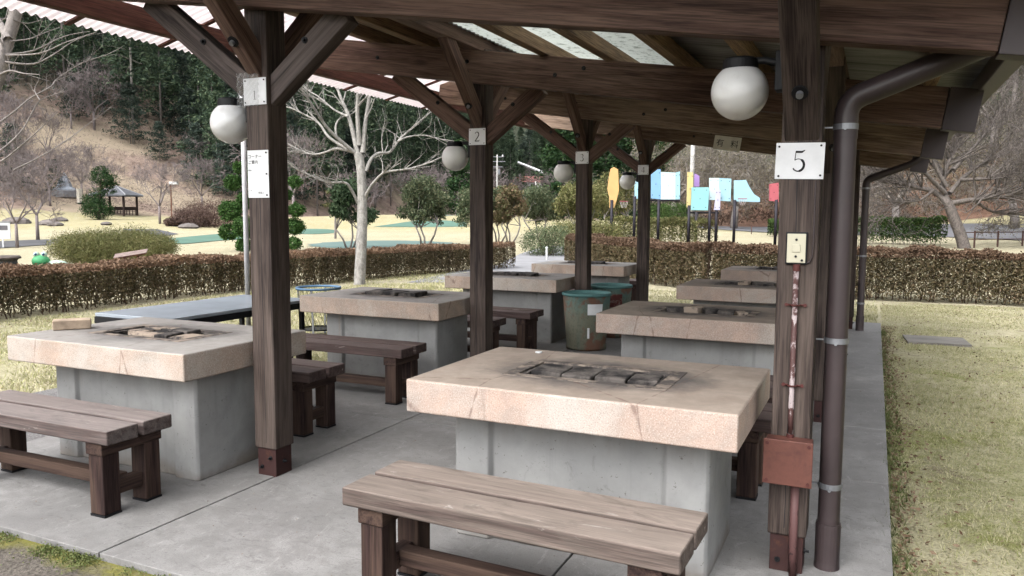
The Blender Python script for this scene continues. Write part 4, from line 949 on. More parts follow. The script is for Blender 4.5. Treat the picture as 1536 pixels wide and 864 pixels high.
def bush(name, label, x, y, rx, ry, h, n, m, size, group=None, k=6, cat='bush', stem=B_DARK):
    t = thing(name, label, cat, (x, y, H(x, y)))
    if group: t['group'] = group
    bl = [(0, 0, h*.42, rx*.85, ry*.85, h*.56)]
    for i in range(k): a = 6.28*i/k+.4; bl.append((rx*.5*math.cos(a), ry*.5*math.sin(a), h*random.uniform(.34, .5), rx*.5, ry*.5, h*.42))
    clumps(bl, n, size, m, t, 'foliage', shell=.82, sub=10)
    b = MB()
    for i in range(14):
        a = random.uniform(0, 6.28); r_ = random.uniform(.1, .5); b.tube([(rx*r_*.3*math.cos(a), ry*r_*.3*math.sin(a), -.1), (rx*r_*math.cos(a), ry*r_*math.sin(a), h*.7)], [.02, .008], 4, False)
    b.build('stems', stem, t); return t
x, y = gp(150, 394); t = bush('round_bush', 'wide low olive clipped bush on the lawn beyond the left hedge', x, y+.6, 2.0, 1.3, 1.10, 75000, L_OLIVE, .045, k=9); t.rotation_euler = (0, 0, R(38))
x, y = gp(822, 386); bush('leafy_shrub', 'loose green shrub beside the walkway behind the thin white post', x, y, 1.05, .9, 1.2, 9000, L_BROAD, .06)
x, y = gp(862, 372); bush('leafy_shrub', 'pale green shrub between the third post and the walkway', x, y, 1.4, 1.1, 1.15, 8000, L_OLIVE, .07)
x, y = gp(1000, 352); bush('clipped_shrub', 'bright yellow green rounded shrub behind the blue hoop board', x, y, 2.4, 1.8, 1.9, 12000, L_GREENHEDGE, .11)
x, y = gp(900, 372); bush('leafy_shrub', 'olive shrub between the third and fourth left posts', x, y, 1.3, 1.0, 1.2, 7000, L_OLIVE, .08)
for (u, v, rx, h, lb) in ((292, 334, 3.2, 1.7, 'purple brown azalea mound right of the park lamp'), (318, 331, 4.2, 2.6, 'largest purple brown azalea mound left of the cloud pruned pine'), (268, 338, 2.0, .8, 'smallest dark azalea mound at the foot of the park lamp')):
    p = at(u, v, 60); bush('azalea_mound', lb, p.x, p.y, rx*.6, rx*.5, h*.8, 7000, L_PURPLE, .12)
# cloud pruned pine behind the nearest left post
x, y = gp(395, 378); dz0 = (Vector((x, y, 0))-CP).dot(Fv)
t = thing('cloud_pruned_pine', 'cloud pruned pine with round green balls behind the nearest left post', 'tree', (x, y, H(x, y))); b = MB()
c0 = Vector((x, y, H(x, y))); top = at(392, 250, dz0)-c0; b.tube([(0, 0, -.1), (.08, .05, 1.2), (-.05, 0, 2.4), tuple(top)], [.13, .11, .08, .04], 8); bl = []
for (u, v, r_, dd) in ((350, 274, .33, .2), (345, 316, .42, -.2), (342, 348, .34, .3), (368, 340, .45, -.4), (372, 300, .4, .5), (442, 272, .26, .2), (444, 315, .30, 0), (441, 340, .36, .3), (440, 366, .3, -.3), (425, 292, .3, .4), (385, 262, .42, 0), (400, 244, .38, .1), (408, 330, .4, .5), (360, 252, .26, .1), (366, 368, .3, .2)):
    p = at(u, v, dz0+dd)-c0; bl.append((p.x, p.y, p.z, r_*1.05, r_*1.05, r_*.85)); b.tube([(0, 0, max(.3, p.z-.5)), tuple(p*.6+Vector((0, 0, p.z*.32))), tuple(p)], [.05, .035, .02], 6, False)
b.build('trunk', B_BROWN, t, smooth=True); clumps(bl, 42000, .085, L_CLOUD, t, shell=.85, sub=8)
# tiny pines with flat yellow green pads
for (u, v, lb) in ((302, 345, ''), ): pass
for (u, v, h, lb) in ((503, 360, 3.0, 'small pine with flat yellow green pads left of the pale bare tree'), (478, 338, 3.6, 'distant young pine on the mound left of the pale bare tree')):
    x, y = gp(u, v); t = thing('young_pine', lb, 'tree', (x, y, H(x, y))); b = MB(); b.tube([(0, 0, -.1), (.05, 0, h*.5), (0, 0, h*.95)], [.08, .06, .03], 6); b.build('trunk', B_GREY, t)
    clumps([(random.uniform(-.5, .5), random.uniform(-.5, .5), h*q, .6*s_, .6*s_, .14) for q, s_ in ((.5, .9), (.68, 1.0), (.84, .8), (.96, .5))], 2600, .09, L_OLIVE, t, shell=.3)

# --- bare trees
def bare(seed, h, maxl=5, spread=.62, r=.12, barkm=B_TWIG, nb=3, buds=None, droop=.0, rmin=.012, lean=(0, 0), trunk=.28):
    random.seed(seed); b = MB(); b.tips = []; t = thing('bare_tree', 'x', 'tree', (0, 0, 0))
    tr = MB(); tp = Vector((lean[0]*h*trunk, lean[1]*h*trunk, h*trunk)); tr.tube([(0, 0, -.4), (tp.x*.3, tp.y*.3, h*trunk*.5), tuple(tp)], [r*1.15, r, r*.85], 8); tr.build('trunk', B_GREY if buds else barkm, t, smooth=True)
    for k in range(4):
        a = 1.57*k+random.random(); twigtree(b, tp, (math.cos(a)*spread, math.sin(a)*spread, 1), h*.30, r*.6, 0, maxl-1, spread, droop, nb, rmin)
    b.build('branches', barkm, t, smooth=True)
    if buds: P_ = np.repeat(np.array(b.tips), 5, 0)+RS.normal(0, .18, (len(b.tips)*5, 3)); V, F = cards(P_, .06, .6); raw('buds', V, F, buds, t)
    return t
def put(t, first, x, y, label, group=None, sc=1., rz=0, z=None):
    z = H(x, y) if z is None else z
    if first: t.location = (x, y, z); t.rotation_euler = (0, 0, rz); t.scale = (sc,)*3; t['label'] = label; c = t
    else: c = dup(t, (x, y, z), rz, label, scale=sc)
    if group: c['group'] = group
    return c
protos = [bare(31, 7, 6, .62, .13, B_TWIG, 3, None, 0, .014), bare(32, 8, 6, .5, .14, B_TWIG, 3, None, 0, .014), bare(33, 6.5, 6, .75, .12, B_TWIG, 3, None, 0, .014)]
used = set()
def putbare(i, *a, **k):
    f = i not in used; used.add(i); return put(protos[i], f, *a, **k)
rnd = random.Random(4)
def polar(u, r): a = YAW-math.atan((u-768)/FPX); return -math.sin(a)*r, math.cos(a)*r
GH = 'leafless trees on the brown slope behind the golf lawn'
for i in range(52):
    u = rnd.uniform(-120, 720); x, y = polar(u, rnd.uniform(84, 135) if u < 560 else rnd.uniform(110, 165))
    if H(x, y) > (15 if u < 330 else 7): continue
    putbare(i % 3, x, y, 'purple grey leafless tree on the brown slope behind the golf lawn', GH, rnd.uniform(.65, 1.25), rnd.uniform(0, 6))
for (u, v, d, i, sc, lb) in ((57, 362, None, 1, .62, 'bare tree with a pale trunk at the far left beside the white signboard'), (240, 338, 62, 0, .72, 'solitary leafless tree between the gazebo and the azalea mounds'), (26, 372, None, 2, .6, 'leafless tree behind the white signboard')):
    if d: p = at(u, v, d); x, y = p.x, p.y
    else: x, y = gp(u, v)
    putbare(i, x, y, lb, None, sc, i*1.3)
# right-hand cherries with pale twigs
ch = [bare(41, 7.5, 7, .85, .26, B_TWIGP, 3, L_BUD, .05, .013, trunk=.22), bare(43, 8, 7, .95, .24, B_TWIGP, 3, L_BUD, .06, .013, (.15, 0), trunk=.2)]
cu_ = set()
def putch(i, *a, **k):
    f = i not in cu_; cu_.add(i); return put(ch[i], f, *a, **k)
CL = [(.30, .24, 0, [(1447, 374), (1440, 350), (1430, 325), (1422, 303)]),
 (.17, .03, 1.5, [(1422, 306), (1402, 288), (1375, 281), (1345, 272), (1312, 268), (1285, 262)]), (.16, .03, -2, [(1424, 306), (1455, 300), (1490, 297), (1530, 290), (1580, 284)]), (.17, .03, 1, [(1422, 306), (1414, 275), (1424, 240), (1440, 205), (1450, 160)]),
 (.13, .02, -1.5, [(1418, 290), (1390, 262), (1368, 240), (1345, 225), (1310, 215)]), (.13, .02, 2, [(1424, 290), (1450, 262), (1485, 240), (1530, 222), (1570, 200)]), (.12, .02, 0, [(1420, 280), (1400, 240), (1402, 200), (1390, 165)]),
 (.10, .02, -2, [(1440, 270), (1480, 268), (1520, 262), (1570, 250)]), (.10, .02, 2.5, [(1430, 255), (1470, 210), (1500, 175), (1540, 150)]), (.08, .02, 0, [(1400, 285), (1380, 300), (1350, 305), (1330, 312)]), (.09, .02, 1, [(1460, 300), (1490, 318), (1530, 322), (1560, 330)])]
bp3 = gnd(1447, 374, -.05); pxtree('bare_tree', 'spreading grey cherry tree with dense pale twigs right of the green hedge', 'tree', bp3, CL, (bp3-CP).dot(Fv), B_CHERRY, 0, 0, 1, 17, 15, 3, 2.1, rmin=.010)
x, y = gp(1100, 353); putch(1, x, y, 'wide leafless cherry tree behind the coloured hoop boards', None, 1.15, 1.2)
for i in range(16):
    x, y = polar(rnd.uniform(690, 840), rnd.uniform(150, 235)); putbare(i % 3, x, y, 'grey leafless tree in the distant valley between the second and third posts', 'leafless trees in the distant valley', rnd.uniform(1.0, 1.6), i)
GC = 'leafless pale twigged trees at the foot of the right hill'
for i, (u, r_, sc) in enumerate(((1010, 70, 1.2), (1175, 74, 1.2), (1340, 66, 1.1), (1520, 62, 1.15), (1580, 52, 1.0), (1255, 84, 1.2), (1480, 84, 1.2))):
    x, y = polar(u, r_); putch(i % 2, x, y, 'leafless pale twigged tree at the foot of the right hill', GC, sc, i*1.1)

# --- conifers
def conifer(seed, h, cr, n, m, barkm, lo=.3, size=.5, name='cedar_tree', power=.8, tr_=.0085):
    random.seed(seed); t = thing(name, 'x', 'tree', (0, 0, 0)); b = MB(); b.tube([(0, 0, -.8), (.05, 0, h*.5), (0, 0, h*.98)], [h*tr_, h*tr_*.75, h*.002], 6); b.build('trunk', barkm, t, smooth=True)
    k = int(n/14); zz = RS.uniform(0, 1, k)**.85; rad = cr*(1-zz)**power*(.55+.45*RS.uniform(0, 1, k))*(1+.25*np.sin(zz*31+seed)); a = RS.uniform(0, 6.283, k)
    lobes = 1+.25*np.sin(3*a+seed)
    c = np.stack([rad*lobes*np.cos(a), rad*lobes*np.sin(a), h*(lo+(1-lo)*zz)-rad*.25], 1)
    P_ = (c[:, None]+RS.normal(0, 1, (k, 14, 3))*np.array([cr*.10, cr*.10, h*.012])).reshape(-1, 3)
    V, F = cards(P_, size, .4, .35); raw('crown', V, F, m, t); return t
cp = [conifer(51, 17, 2.9, 4200, L_CEDAR, B_GREY, .24, .46), conifer(52, 19, 3.0, 4200, L_CEDAR, B_PALE, .36, .48), conifer(53, 15, 3.2, 4000, L_CEDAR, B_GREY, .10, .46), conifer(54, 12, 3.6, 4200, L_CEDAR2, B_GREY, .12, .46, power=.5)]
cu2 = set(); cnt = 0; rnd = random.Random(8); pos = []
tries = 0
while cnt < 292 and tries < 20000:
    tries += 1
    u = rnd.uniform(-60, 720) if rnd.random() < .86 else rnd.uniform(-140, 1180); r_ = 100+165*rnd.random()**1.5; x, y = polar(u, r_); z = H(x, y)
    lim = 14+2*math.sin(u*.02) if u < 190 else (10 if u < 285 else 1.2)
    if u > 860: lim = 8
    if 700 < u < 830 and r_ < 215: continue
    if z < lim or z > 78 or (z > lim+16 and rnd.random() < .72): continue
    if any((x-a)**2+(y-b)**2 < 15 for a, b in pos): continue
    pos.append((x, y)); i = rnd.choice([0, 0, 1, 1, 2, 3]); f = i not in cu2; cu2.add(i)
    put(cp[i], f, x, y, ('slender cedar with a pale lower trunk in the hillside wood', 'tallest kind of cedar, bare over almost half its pale trunk, in the hillside wood', 'full skirted dark cedar in the hillside wood', 'rounded blue green evergreen in the hillside wood')[i], ('slender cedars of the hillside wood', 'tall bare trunked cedars of the hillside wood', 'full skirted cedars of the hillside wood', 'rounded evergreens of the hillside wood')[i], rnd.uniform(.8, 1.2), rnd.uniform(0, 6)); cnt += 1
for i in range(34):
    x, y = polar(rnd.uniform(690, 850), rnd.uniform(205, 290)); put(cp[i % 4], False, x, y, 'hazy evergreen in the distant valley behind the utility pole', 'evergreens in the distant valley', rnd.uniform(.8, 1.2), i)
# evergreens on the slope
def hit(u, v):
    d = 20.
    while d < 300:
        p = at(u, v, d)
        if H(p.x, p.y) >= p.z: return p
        d += .5
    return at(u, v, 120)
for (u, v, d, sc, lb) in ((196, 218, 118, .62, 'dark rounded evergreen alone on the brown slope above the conifer'), (140, 168, 122, .6, 'grey green evergreen high on the brown slope, leftmost of its group'), (240, 246, 112, .42, 'small dark evergreen on the brown slope above the park lamp'), (22, 288, 105, .55, 'dark evergreen at the left edge of the brown slope'), (296, 278, 100, .62, 'dark evergreen standing low on the slope above the azalea mounds'), (338, 300, 98, .6, 'dark evergreen on the slope left of the steel pole'), (262, 200, 0, .6, 'tall evergreen at the upper right edge of the brown slope'), (285, 232, 0, .7, 'bushy evergreen in the middle of the brown slope edge right of the lamp'), (318, 262, 0, .75, 'broad evergreen at the lower right edge of the brown slope'), (84, 292, 0, .3, 'smallest grey green bush on the brown slope above the signboard'), (110, 182, 0, .45, 'small evergreen just below the wood at the left')):
    p = hit(u, v)
    c = put(cp[3], False, p.x, p.y, lb, None, sc, d); c['group'] = 'evergreens on the brown slope'
# nearer bright conifers in the centre
bc = conifer(61, 9, 2.4, 9000, L_BRIGHTCON, B_BROWN, .05, .28, 'green_conifer')
x, y = polar(842, 66); put(bc, True, x, y, 'bright green conifer between the second and third left posts', None, 1.15, 0)
for u, r_, sc, lb in ((690, 100, 1.2, 'green conifer behind the second globe lamp'), (905, 78, 1.35, 'dark green conifer right of the third left post'), (935, 84, 1.4, 'dark green conifer left of the fourth left post'), (975, 96, 1.5, 'green conifer behind the braces of the fourth left post')):
    x, y = polar(u, r_); put(bc, False, x, y, lb, None, sc, u)
# two-tier conifer by the gazebo
p = at(148, 332, 70); z0 = H(p.x, p.y); t = thing('garden_conifer', 'bushy two tiered green conifer left of the gazebo', 'tree', (p.x, p.y, z0)); b = MB(); b.tube([(0, 0, -.2), (.2, .1, 2.5), (.5, .3, 4.8)], [.16, .12, .05], 8); b.build('trunk', B_BROWN, t)
clumps([(0, 0, .95, 1.35, 1.35, .95), (-.3, -.2, 1.6, 1.1, 1.1, .7), (.5, .3, 3.6, 1.2, 1.2, .65), (.9, .5, 3.1, .8, .8, .4), (.3, .2, 4.3, .8, .8, .5), (.9, .6, 2.5, .5, .5, .3), (.1, .1, 2.5, .7, .7, .5)], 13000, .12, L_BRIGHTCON, t, shell=.5, sub=12)
# scrub on slopes: low stuff
L_SCRUB = leaf('slope_scrub', [(.17, .13, .11), (.27, .215, .18), (.35, .28, .23)])
L_BRUSH = leaf('right_brushwood', [(.05, .03, .022), (.11, .07, .05), (.2, .13, .09)])
def scrub(name, n, umin, umax, rmin, rmax, zlo, zhi, m, size, sub, sp, hgt, label=None):
    P_ = []
    while len(P_) < n:
        u = rnd.uniform(umin, umax); x, y = polar(u, rnd.uniform(rmin, rmax)); z = H(x, y)
        if zlo < z < zhi and math.sin(x*.21)+math.sin(y*.17+x*.05) > -.9: P_.append((x, y, z))
    P_ = np.array(P_); P2 = (P_[:, None]+RS.normal(0, 1, (n, sub, 3))*np.array([sp, sp, hgt])+np.array([0, 0, hgt])).reshape(-1, 3)
    V, F = cards(P2, size, .12); o = raw(name, V, F, m); o['kind'] = 'stuff'; return o
scrub('hillside_scrub', 2600, -140, 1180, 88, 175, 1.2, 22, L_SCRUB, .30, 40, 1.1, .35)
scrub('undergrowth', 3600, -140, 1180, 105, 250, 13, 75, L_CEDAR2, .8, 18, 1.4, 1.0)
scrub('brown_brushwood', 2600, 980, 1650, 70, 130, .6, 34, L_BRUSH, .5, 20, .9, .4)
rt = conifer(71, 15, 2.4, 3000, L_CEDAR, B_GREY, .55, .4, tr_=.02)
f = True
for i in range(22):
    u = rnd.uniform(1180, 1640); x, y = polar(u, rnd.uniform(78, 120)); put(rt, f, x, y, 'tall bare trunked cedar on the right hill behind the cherry trees', 'cedars on the right hill', rnd.uniform(.9, 1.2), i); f = False

# ================================================================== PARK FURNITURE
p = at(176, 331, 77); z0 = H(p.x, p.y); t = thing('gazebo', 'small open gazebo with a grey hipped roof on the mound', 'gazebo', (p.x, p.y, z0), R(25))
g_roof = simple('grey_tile_roof', (.15, .155, .17), .7, 0, .25, 3); g_dark = simple('dark_gazebo_timber', (.035, .022, .018), .7)
b = MB(); e = 1.8; top = (0, 0, 3.25-.35)
cs = [(-e, -e, 1.98), (e, -e, 1.98), (e, e, 1.98), (-e, e, 1.98)]
for i in range(4): b.quad(cs[i], cs[(i+1) % 4], top)
for i in range(4): j = (i+1) % 4; b.quad(tuple(Vector(cs[i])-Vector((0, 0, .12))), tuple(Vector(cs[j])-Vector((0, 0, .12))), cs[j], cs[i])
b.quad(*[tuple(Vector(c)-Vector((0, 0, .12))) for c in cs[::-1]]); b.build('roof', g_roof, t)
for c in cs:
    b = MB(); b.tube([c, top], .06, 6); b.build('hip_ridge', simple('pale_ridge', (.4, .41, .44), .6) if 'pale_ridge' not in bpy.data.materials else bpy.data.materials['pale_ridge'], t)
for sx in (-1, 1):
    for sy in (-1, 1): b = MB(); b.box(sx*1.35-.08, sx*1.35+.08, sy*1.35-.08, sy*1.35+.08, -.1, 1.9); b.build('post', g_dark, t)
for s_ in ((-1.35, 1.35, 1.30, 1.36), ):
    b = MB(); b.box(-1.3, 1.3, 1.1, 1.3, .38, .45); b.box(-1.3, 1.3, 1.30, 1.36, .5, .85)
    for i in range(9): b.box(-1.2+i*.3-.03, -1.2+i*.3+.03, 1.31, 1.35, 0, .5)
    b.build('bench_rail', g_dark, t)
b = MB(); b.box(-1.3, -1.1, -1.2, 1.2, .38, .45); b.box(-1.36, -1.30, -1.2, 1.2, .45, .85); b.build('bench_rail', g_dark, t)
def shp(u, v, d): p = at(u, v, d); return p, H(p.x, p.y)
p, z0 = shp(258, 334, 78); t = thing('park_lamp', 'tall brown park lamp post with a white box head beside the gazebo', 'street lamp', (p.x, p.y, z0), R(30)); hh = 3.4
b = MB(); b.tube([(0, 0, -.1), (0, 0, hh)], .06, 8); b.build('post', simple('brown_lamp_paint', (.19, .09, .06), .6), t); b = MB(); b.box(-.12, .72, -.16, .16, hh-.05, hh+.22); b.build('lamp_head', M_WHITE, t, .03)
p, z0 = shp(99, 330, 82); t = thing('stone_monument', 'pale pointed bluish stone monument left of the two tiered conifer', 'monument', (p.x, p.y, z0)); b = MB()
b.lathe([(1.3, -.2), (1.2, .5), (.75, .8), (.55, 1.4), (.25, 2.0), (.01, 2.35)], 7); b.build('stone', simple('pale_blue_stone', (.42, .46, .52), .8, 0, .35, 1.2, .3), t); b = MB(); b.lathe([(1.7, -.3), (1.6, .35), (1.25, .42)], 9); b.build('plinth', simple('grey_stone', (.25, .25, .26), .85, 0, .3, 2, .4), t)
p, z0 = shp(121, 331, 80); t = thing('white_pillar', 'white stone pillar between the monument and the two tiered conifer', 'pillar', (p.x, p.y, z0)); b = MB(); b.box(-.22, .22, -.2, .2, -.1, 1.55); b.build('shaft', simple('cream_stone', (.62, .58, .5), .8), t, .06); b = MB(); b.box(-.3, .3, -.28, .28, -.1, .12); b.build('foot', M_BLACK, t)
x, y = gp(5, 372); t = thing('white_signboard', 'white signboard on a post at the far left lawn edge', 'sign', (x, y, H(x, y)), R(40)); t.scale = (.62, .62, .8); b = MB(); b.box(-.05, .05, -.04, .04, 0, .55); b.build('post', M_WHITE, t)
b = MB(); b.box(-.52, .52, -.05, .03, .50, 1.42); b.build('board', M_WHITE, t, .01); b = MB(); b.box(-.42, .36, -.07, -.052, 1.0, 1.26); b.build('picture_panel', simple('grey_picture', (.16, .15, .16), .6), t); b = MB(); b.box(-.56, .56, -.08, .06, 1.425, 1.48); b.build('cap', M_GALV, t)
x, y = gp(198, 405); t = thing('info_board', 'slanted brown wooden information board on two legs behind the left hedge', 'information board', (x, y, H(x, y)), R(30)); t.scale = (.85, .85, .8)
for sx in (-.22, .22): b = MB(); b.box(sx-.045, sx+.045, -.04, .04, -.05, .50); b.build('leg', W_RED, t)
b = MB(); b.beam((-.48, -.12, .46), (.48, .02, .64), .34, .05, (0, -.35, 1)); b.build('panel', W_RED, t, .01); b = MB(); b.beam((-.50, -.12, .495), (.50, .02, .675), .38, .015, (0, -.35, 1)); b.build('cover', simple('pale_panel_cover', (.22, .16, .14), .5), t)
x, y = gp(62, 402); t = thing('frog_figure', 'green frog figure with pale body lying on the lawn beyond the left hedge', 'garden figure', (x, y, H(x, y)), R(40)); fg = simple('frog_green', (.07, .30, .13), .5, 0, .3, 6); fp = simple('frog_pale', (.42, .55, .45), .6, 0, .2, 6)
b = MB(); b.ball((0, 0, .20), .24, .22, .19); b.build('head', fg, t, smooth=True); b = MB(); b.ball((.36, .05, .10), .34, .2, .12); b.build('body', fp, t, smooth=True)
for sx in (-.10, .10):
    b = MB(); b.ball((sx, -.04, .39), .085, .08, .085); e_ = b.build('eye', fp, t, smooth=True); b = MB(); b.ball((sx, -.10, .40), .04, .035, .04, 10, 8); b.build('pupil', simple('eye_blue', (.03, .07, .16), .4) if 'eye_blue' not in bpy.data.materials else bpy.data.materials['eye_blue'], e_, smooth=True)
b = MB(); b.tube([(-.17, -.16, .17), (-.08, -.215, .14), (.08, -.215, .14), (.17, -.16, .17)], .012, 6); b.build('mouth', simple('frog_dark', (.02, .09, .04), .6), t)
for sx in (-.2, .55): b = MB(); b.ball((sx, -.12, .05), .10, .12, .06, 12, 8); b.build('foot', fg, t, smooth=True)
x, y = gp(6, 404); t = thing('stone_basin', 'dark stone basin with a thick lid at the left edge beyond the hedge', 'stone basin', (x, y, H(x, y))); b = MB(); b.lathe([(.001, 0), (.30, 0), (.36, .12), (.33, .24), (.38, .30), (.001, .31)], 20); b.build('bowl', simple('dark_stone', (.09, .085, .08), .9, 0, .4, 5, .5), t, smooth=False); b = MB(); b.lathe([(.001, .28), (.42, .30), (.44, .34), (.40, .38), (.001, .40)], 20); b.build('lid', simple('brown_stone', (.12, .10, .09), .9, 0, .4, 5, .5), t)
x, y = gp(196, 352); x, y = polar(197, 50); t = thing('small_bench', 'small dark bench on the slope below the gazebo', 'bench', (x, y, H(x, y)), R(30)); b = MB(); b.box(-.45, .45, -.1, .1, .40, .5); b.build('seat', g_dark, t)
for sx in (-.3, .3): b = MB(); b.box(sx-.06, sx+.06, -.06, .06, -.1, .4); b.build('leg', g_dark, t)
for i, (u, v, d, s_, lb) in enumerate(((90, 341, 66, .55, 'grey rock on the slope left of the gazebo'), (74, 347, 60, .7, 'wide dark rock at the left foot of the slope'), (83, 347, 59, .5, 'smaller dark rock right beside the wide one'), (283, 342, 58, .6, 'flat dark rock before the azalea mounds'), (25, 350, 62, .9, 'grey boulder behind the white signboard'), (160, 345, 60, .35, 'low grey rock line below the conifer'))):
    p = at(u, v, d); b = MB(); b.ball((0, 0, 0), s_*1.5, s_, s_*.45, 9, 6)
    rr_ = random.Random(i); b.v = [(q[0]*(1+rr_.uniform(-.12, .12)), q[1]*(1+rr_.uniform(-.12, .12)), q[2]*(1+rr_.uniform(-.15, .15))) for q in b.v]; o = b.build('rock', simple('rock_grey', (.17, .15, .14), .95, 0, .4, 2, .5) if 'rock_grey' not in bpy.data.materials else bpy.data.materials['rock_grey']); o.location = (p.x, p.y, H(p.x, p.y)+.1); tag(o, lb, 'rock')
x, y = gp(820, 391); t = thing('white_marker_post', 'thin short white post beside the walkway before the shrub', 'post', (x, y, H(x, y))); b = MB(); b.tube([(0, 0, -.05), (0, 0, .42)], .035, 10); b.build('shaft', M_WHITE, t); b = MB(); b.lathe([(.045, .42), (.045, .45), (.001, .47)], 10); b.build('cap', M_WHITE, t)

# --- coloured hoop boards on dark posts
dark = simple('dark_post_paint', (.025, .022, .03), .5)
def cmat(n, c): return simple(n, c, .45, 0, .06, 2)
CY, BL, CYW, OR, YE, TE, LA, PU, RD = cmat('cyan_board', (.30, .49, .58)), cmat('blue_board', (.19, .36, .56)), cmat('pale_cyan_board', (.50, .64, .68)), cmat('orange_board', (.56, .34, .14)), cmat('yellow_board', (.55, .44, .20)), cmat('teal_board', (.23, .47, .49)), cmat('lavender_board', (.45, .44, .58)), cmat('purple_board', (.32, .20, .46)), cmat('red_board', (.40, .10, .12))
HD = 40.
def board(px, m, t, name='board', dd=0., th=.05):
    """flat coloured board: outline measured in the photo, real thickness"""
    o = t.location; d0 = Rv.cross(Vector((0, 0, 1))); fr = Vector((Fv.x, Fv.y, 0)).normalized()
    pts = [at(u, v, HD+dd)-o for u, v in px]; n = len(pts); b = MB(); k = b.addv([tuple(p) for p in pts]+[tuple(p+fr*th) for p in pts])
    b.f.append(tuple(range(k, k+n))); b.f.append(tuple(range(k+2*n-1, k+n-1, -1)))
    for i in range(n): j = (i+1) % n; b.f.append((k+i, k+n+i, k+n+j, k+j))
    ob = b.build(name, m, t)
    if n == 4 and m.name != 'purple_board':
        for fu, fv in ((.15, .12), (.85, .12), (.15, .88), (.85, .88), (.5, .5)):
            q = (pts[0]*(1-fu)+pts[1]*fu)*(1-fv)+(pts[3]*(1-fu)+pts[2]*fu)*fv; bb = MB(); bb.tube([tuple(q-fr*.02), tuple(q)], .022, 8); bb.build('bolt', dark, ob)
    return ob
def hoop(t, u, v, dd=-.3, r=.22):
    p = at(u, v, HD+dd)-t.location; b = MB(); b.tube([tuple(p+Vector((r*math.cos(a), r*math.sin(a), 0))) for a in np.linspace(0, 2*math.pi, 17)], .014, 5, False)
    b.tube([tuple(p+Vector((0, r, 0))), tuple(p+Vector((-.05, r+.2, 0)))], .018, 5); h_ = b.build('hoop', RD, t)
    b = MB()
    for i in range(10):
        a = 6.28*i/10; b.tube([tuple(p+Vector((r*math.cos(a), r*math.sin(a), 0))), tuple(p+Vector((r*.5*math.cos(a+.5), r*.5*math.sin(a+.5), -.32)))], .006, 3, False)
    b.build('net', simple('white_net', (.6, .55, .55), .8) if 'white_net' not in bpy.data.materials else bpy.data.materials['white_net'], h_)
def hoopset(label, posts, boards, hoops=(), rail=None):
    p = at(posts[0][0], 372, HD); t = thing('hoop_board', label, 'basketball hoop', (p.x, p.y, -.05)); t['group'] = 'coloured hoop boards on dark posts'; o = t.location
    for (u, v0) in posts:
        q = at(u, 375, HD+.12); b = MB(); tp = at(u, v0, HD+.12); b.tube([(q.x-o.x, q.y-o.y, 0), (q.x-o.x, q.y-o.y, tp.z-o.z)], .075, 10); b.build('post', dark, t, smooth=True)
    for (pl, m, dd) in boards: board(pl, m, t, dd=dd)
    if rail: b = MB(); b.tube([tuple(at(rail[0], rail[1], HD+.05)-o), tuple(at(rail[2], rail[3], HD+.05)-o)], .05, 6); b.build('rail', dark, t)
    for h_ in hoops: hoop(t, *h_)
    return t
hoopset('orange rocket shaped hoop board on its own dark post', [(916.5, 300)], [([(916, 253), (921, 250.5), (927, 254), (928.5, 285), (925, 300), (921.5, 312), (914, 312), (914, 296), (911, 283), (914, 262)], OR, 0)], [(936, 302, -.5), ])
hoopset('narrow cyan edged board mostly behind the fourth left post', [(950.5, 295)], [([(952, 272), (962, 270), (962, 298), (952, 298)], CY, 0)])
hoopset('large pale cyan board with a blue side panel', [(986.5, 300)], [([(976.5, 254), (991, 254), (991, 299), (976.5, 297.5)], BL, 0), ([(991.3, 258), (1013, 259), (1013, 299), (991.3, 299)], CYW, .0), ([(1013.2, 259), (1020, 257), (1020, 299), (1013.2, 299)], CY, .0)], rail=(975, 300.5, 1020, 301))
hoopset('tall yellow board with a small purple block behind', [(1032, 308), (1043, 318)], [([(1031, 258), (1039.5, 258.5), (1039.5, 306), (1030, 311)], YE, 0), ([(1042, 260), (1049, 264), (1049, 280), (1041, 280)], PU, .5)])
hoopset('square teal board, lowest of the coloured boards', [(1063, 300)], [([(1037.5, 281), (1064, 281), (1062, 315.5), (1036.5, 315)], TE, -.12)], rail=(1030, 319, 1078, 319))
hoopset('pale cyan and white board with a small lavender flap', [(1073, 302)], [([(1064, 267), (1079, 267), (1079, 300), (1064, 300)], CYW, .1), ([(1079.2, 267), (1097, 268), (1096, 302), (1079.2, 301)], CY, .1), ([(1074.5, 285), (1081, 285), (1080, 315), (1071, 315)], LA, -.2)])
hoopset('cyan board curving down like a slide to the right', [(1100, 300)], [([(1101, 270.5), (1119, 270), (1124, 280), (1131, 291), (1140, 297), (1140, 303), (1101, 302)], CY, 0)], [(1114, 298, -.4)])
hoopset('red board half hidden by the right post', [(1162, 300)], [([(1154, 276), (1168, 274), (1168, 303), (1154, 301)], RD, 0)])
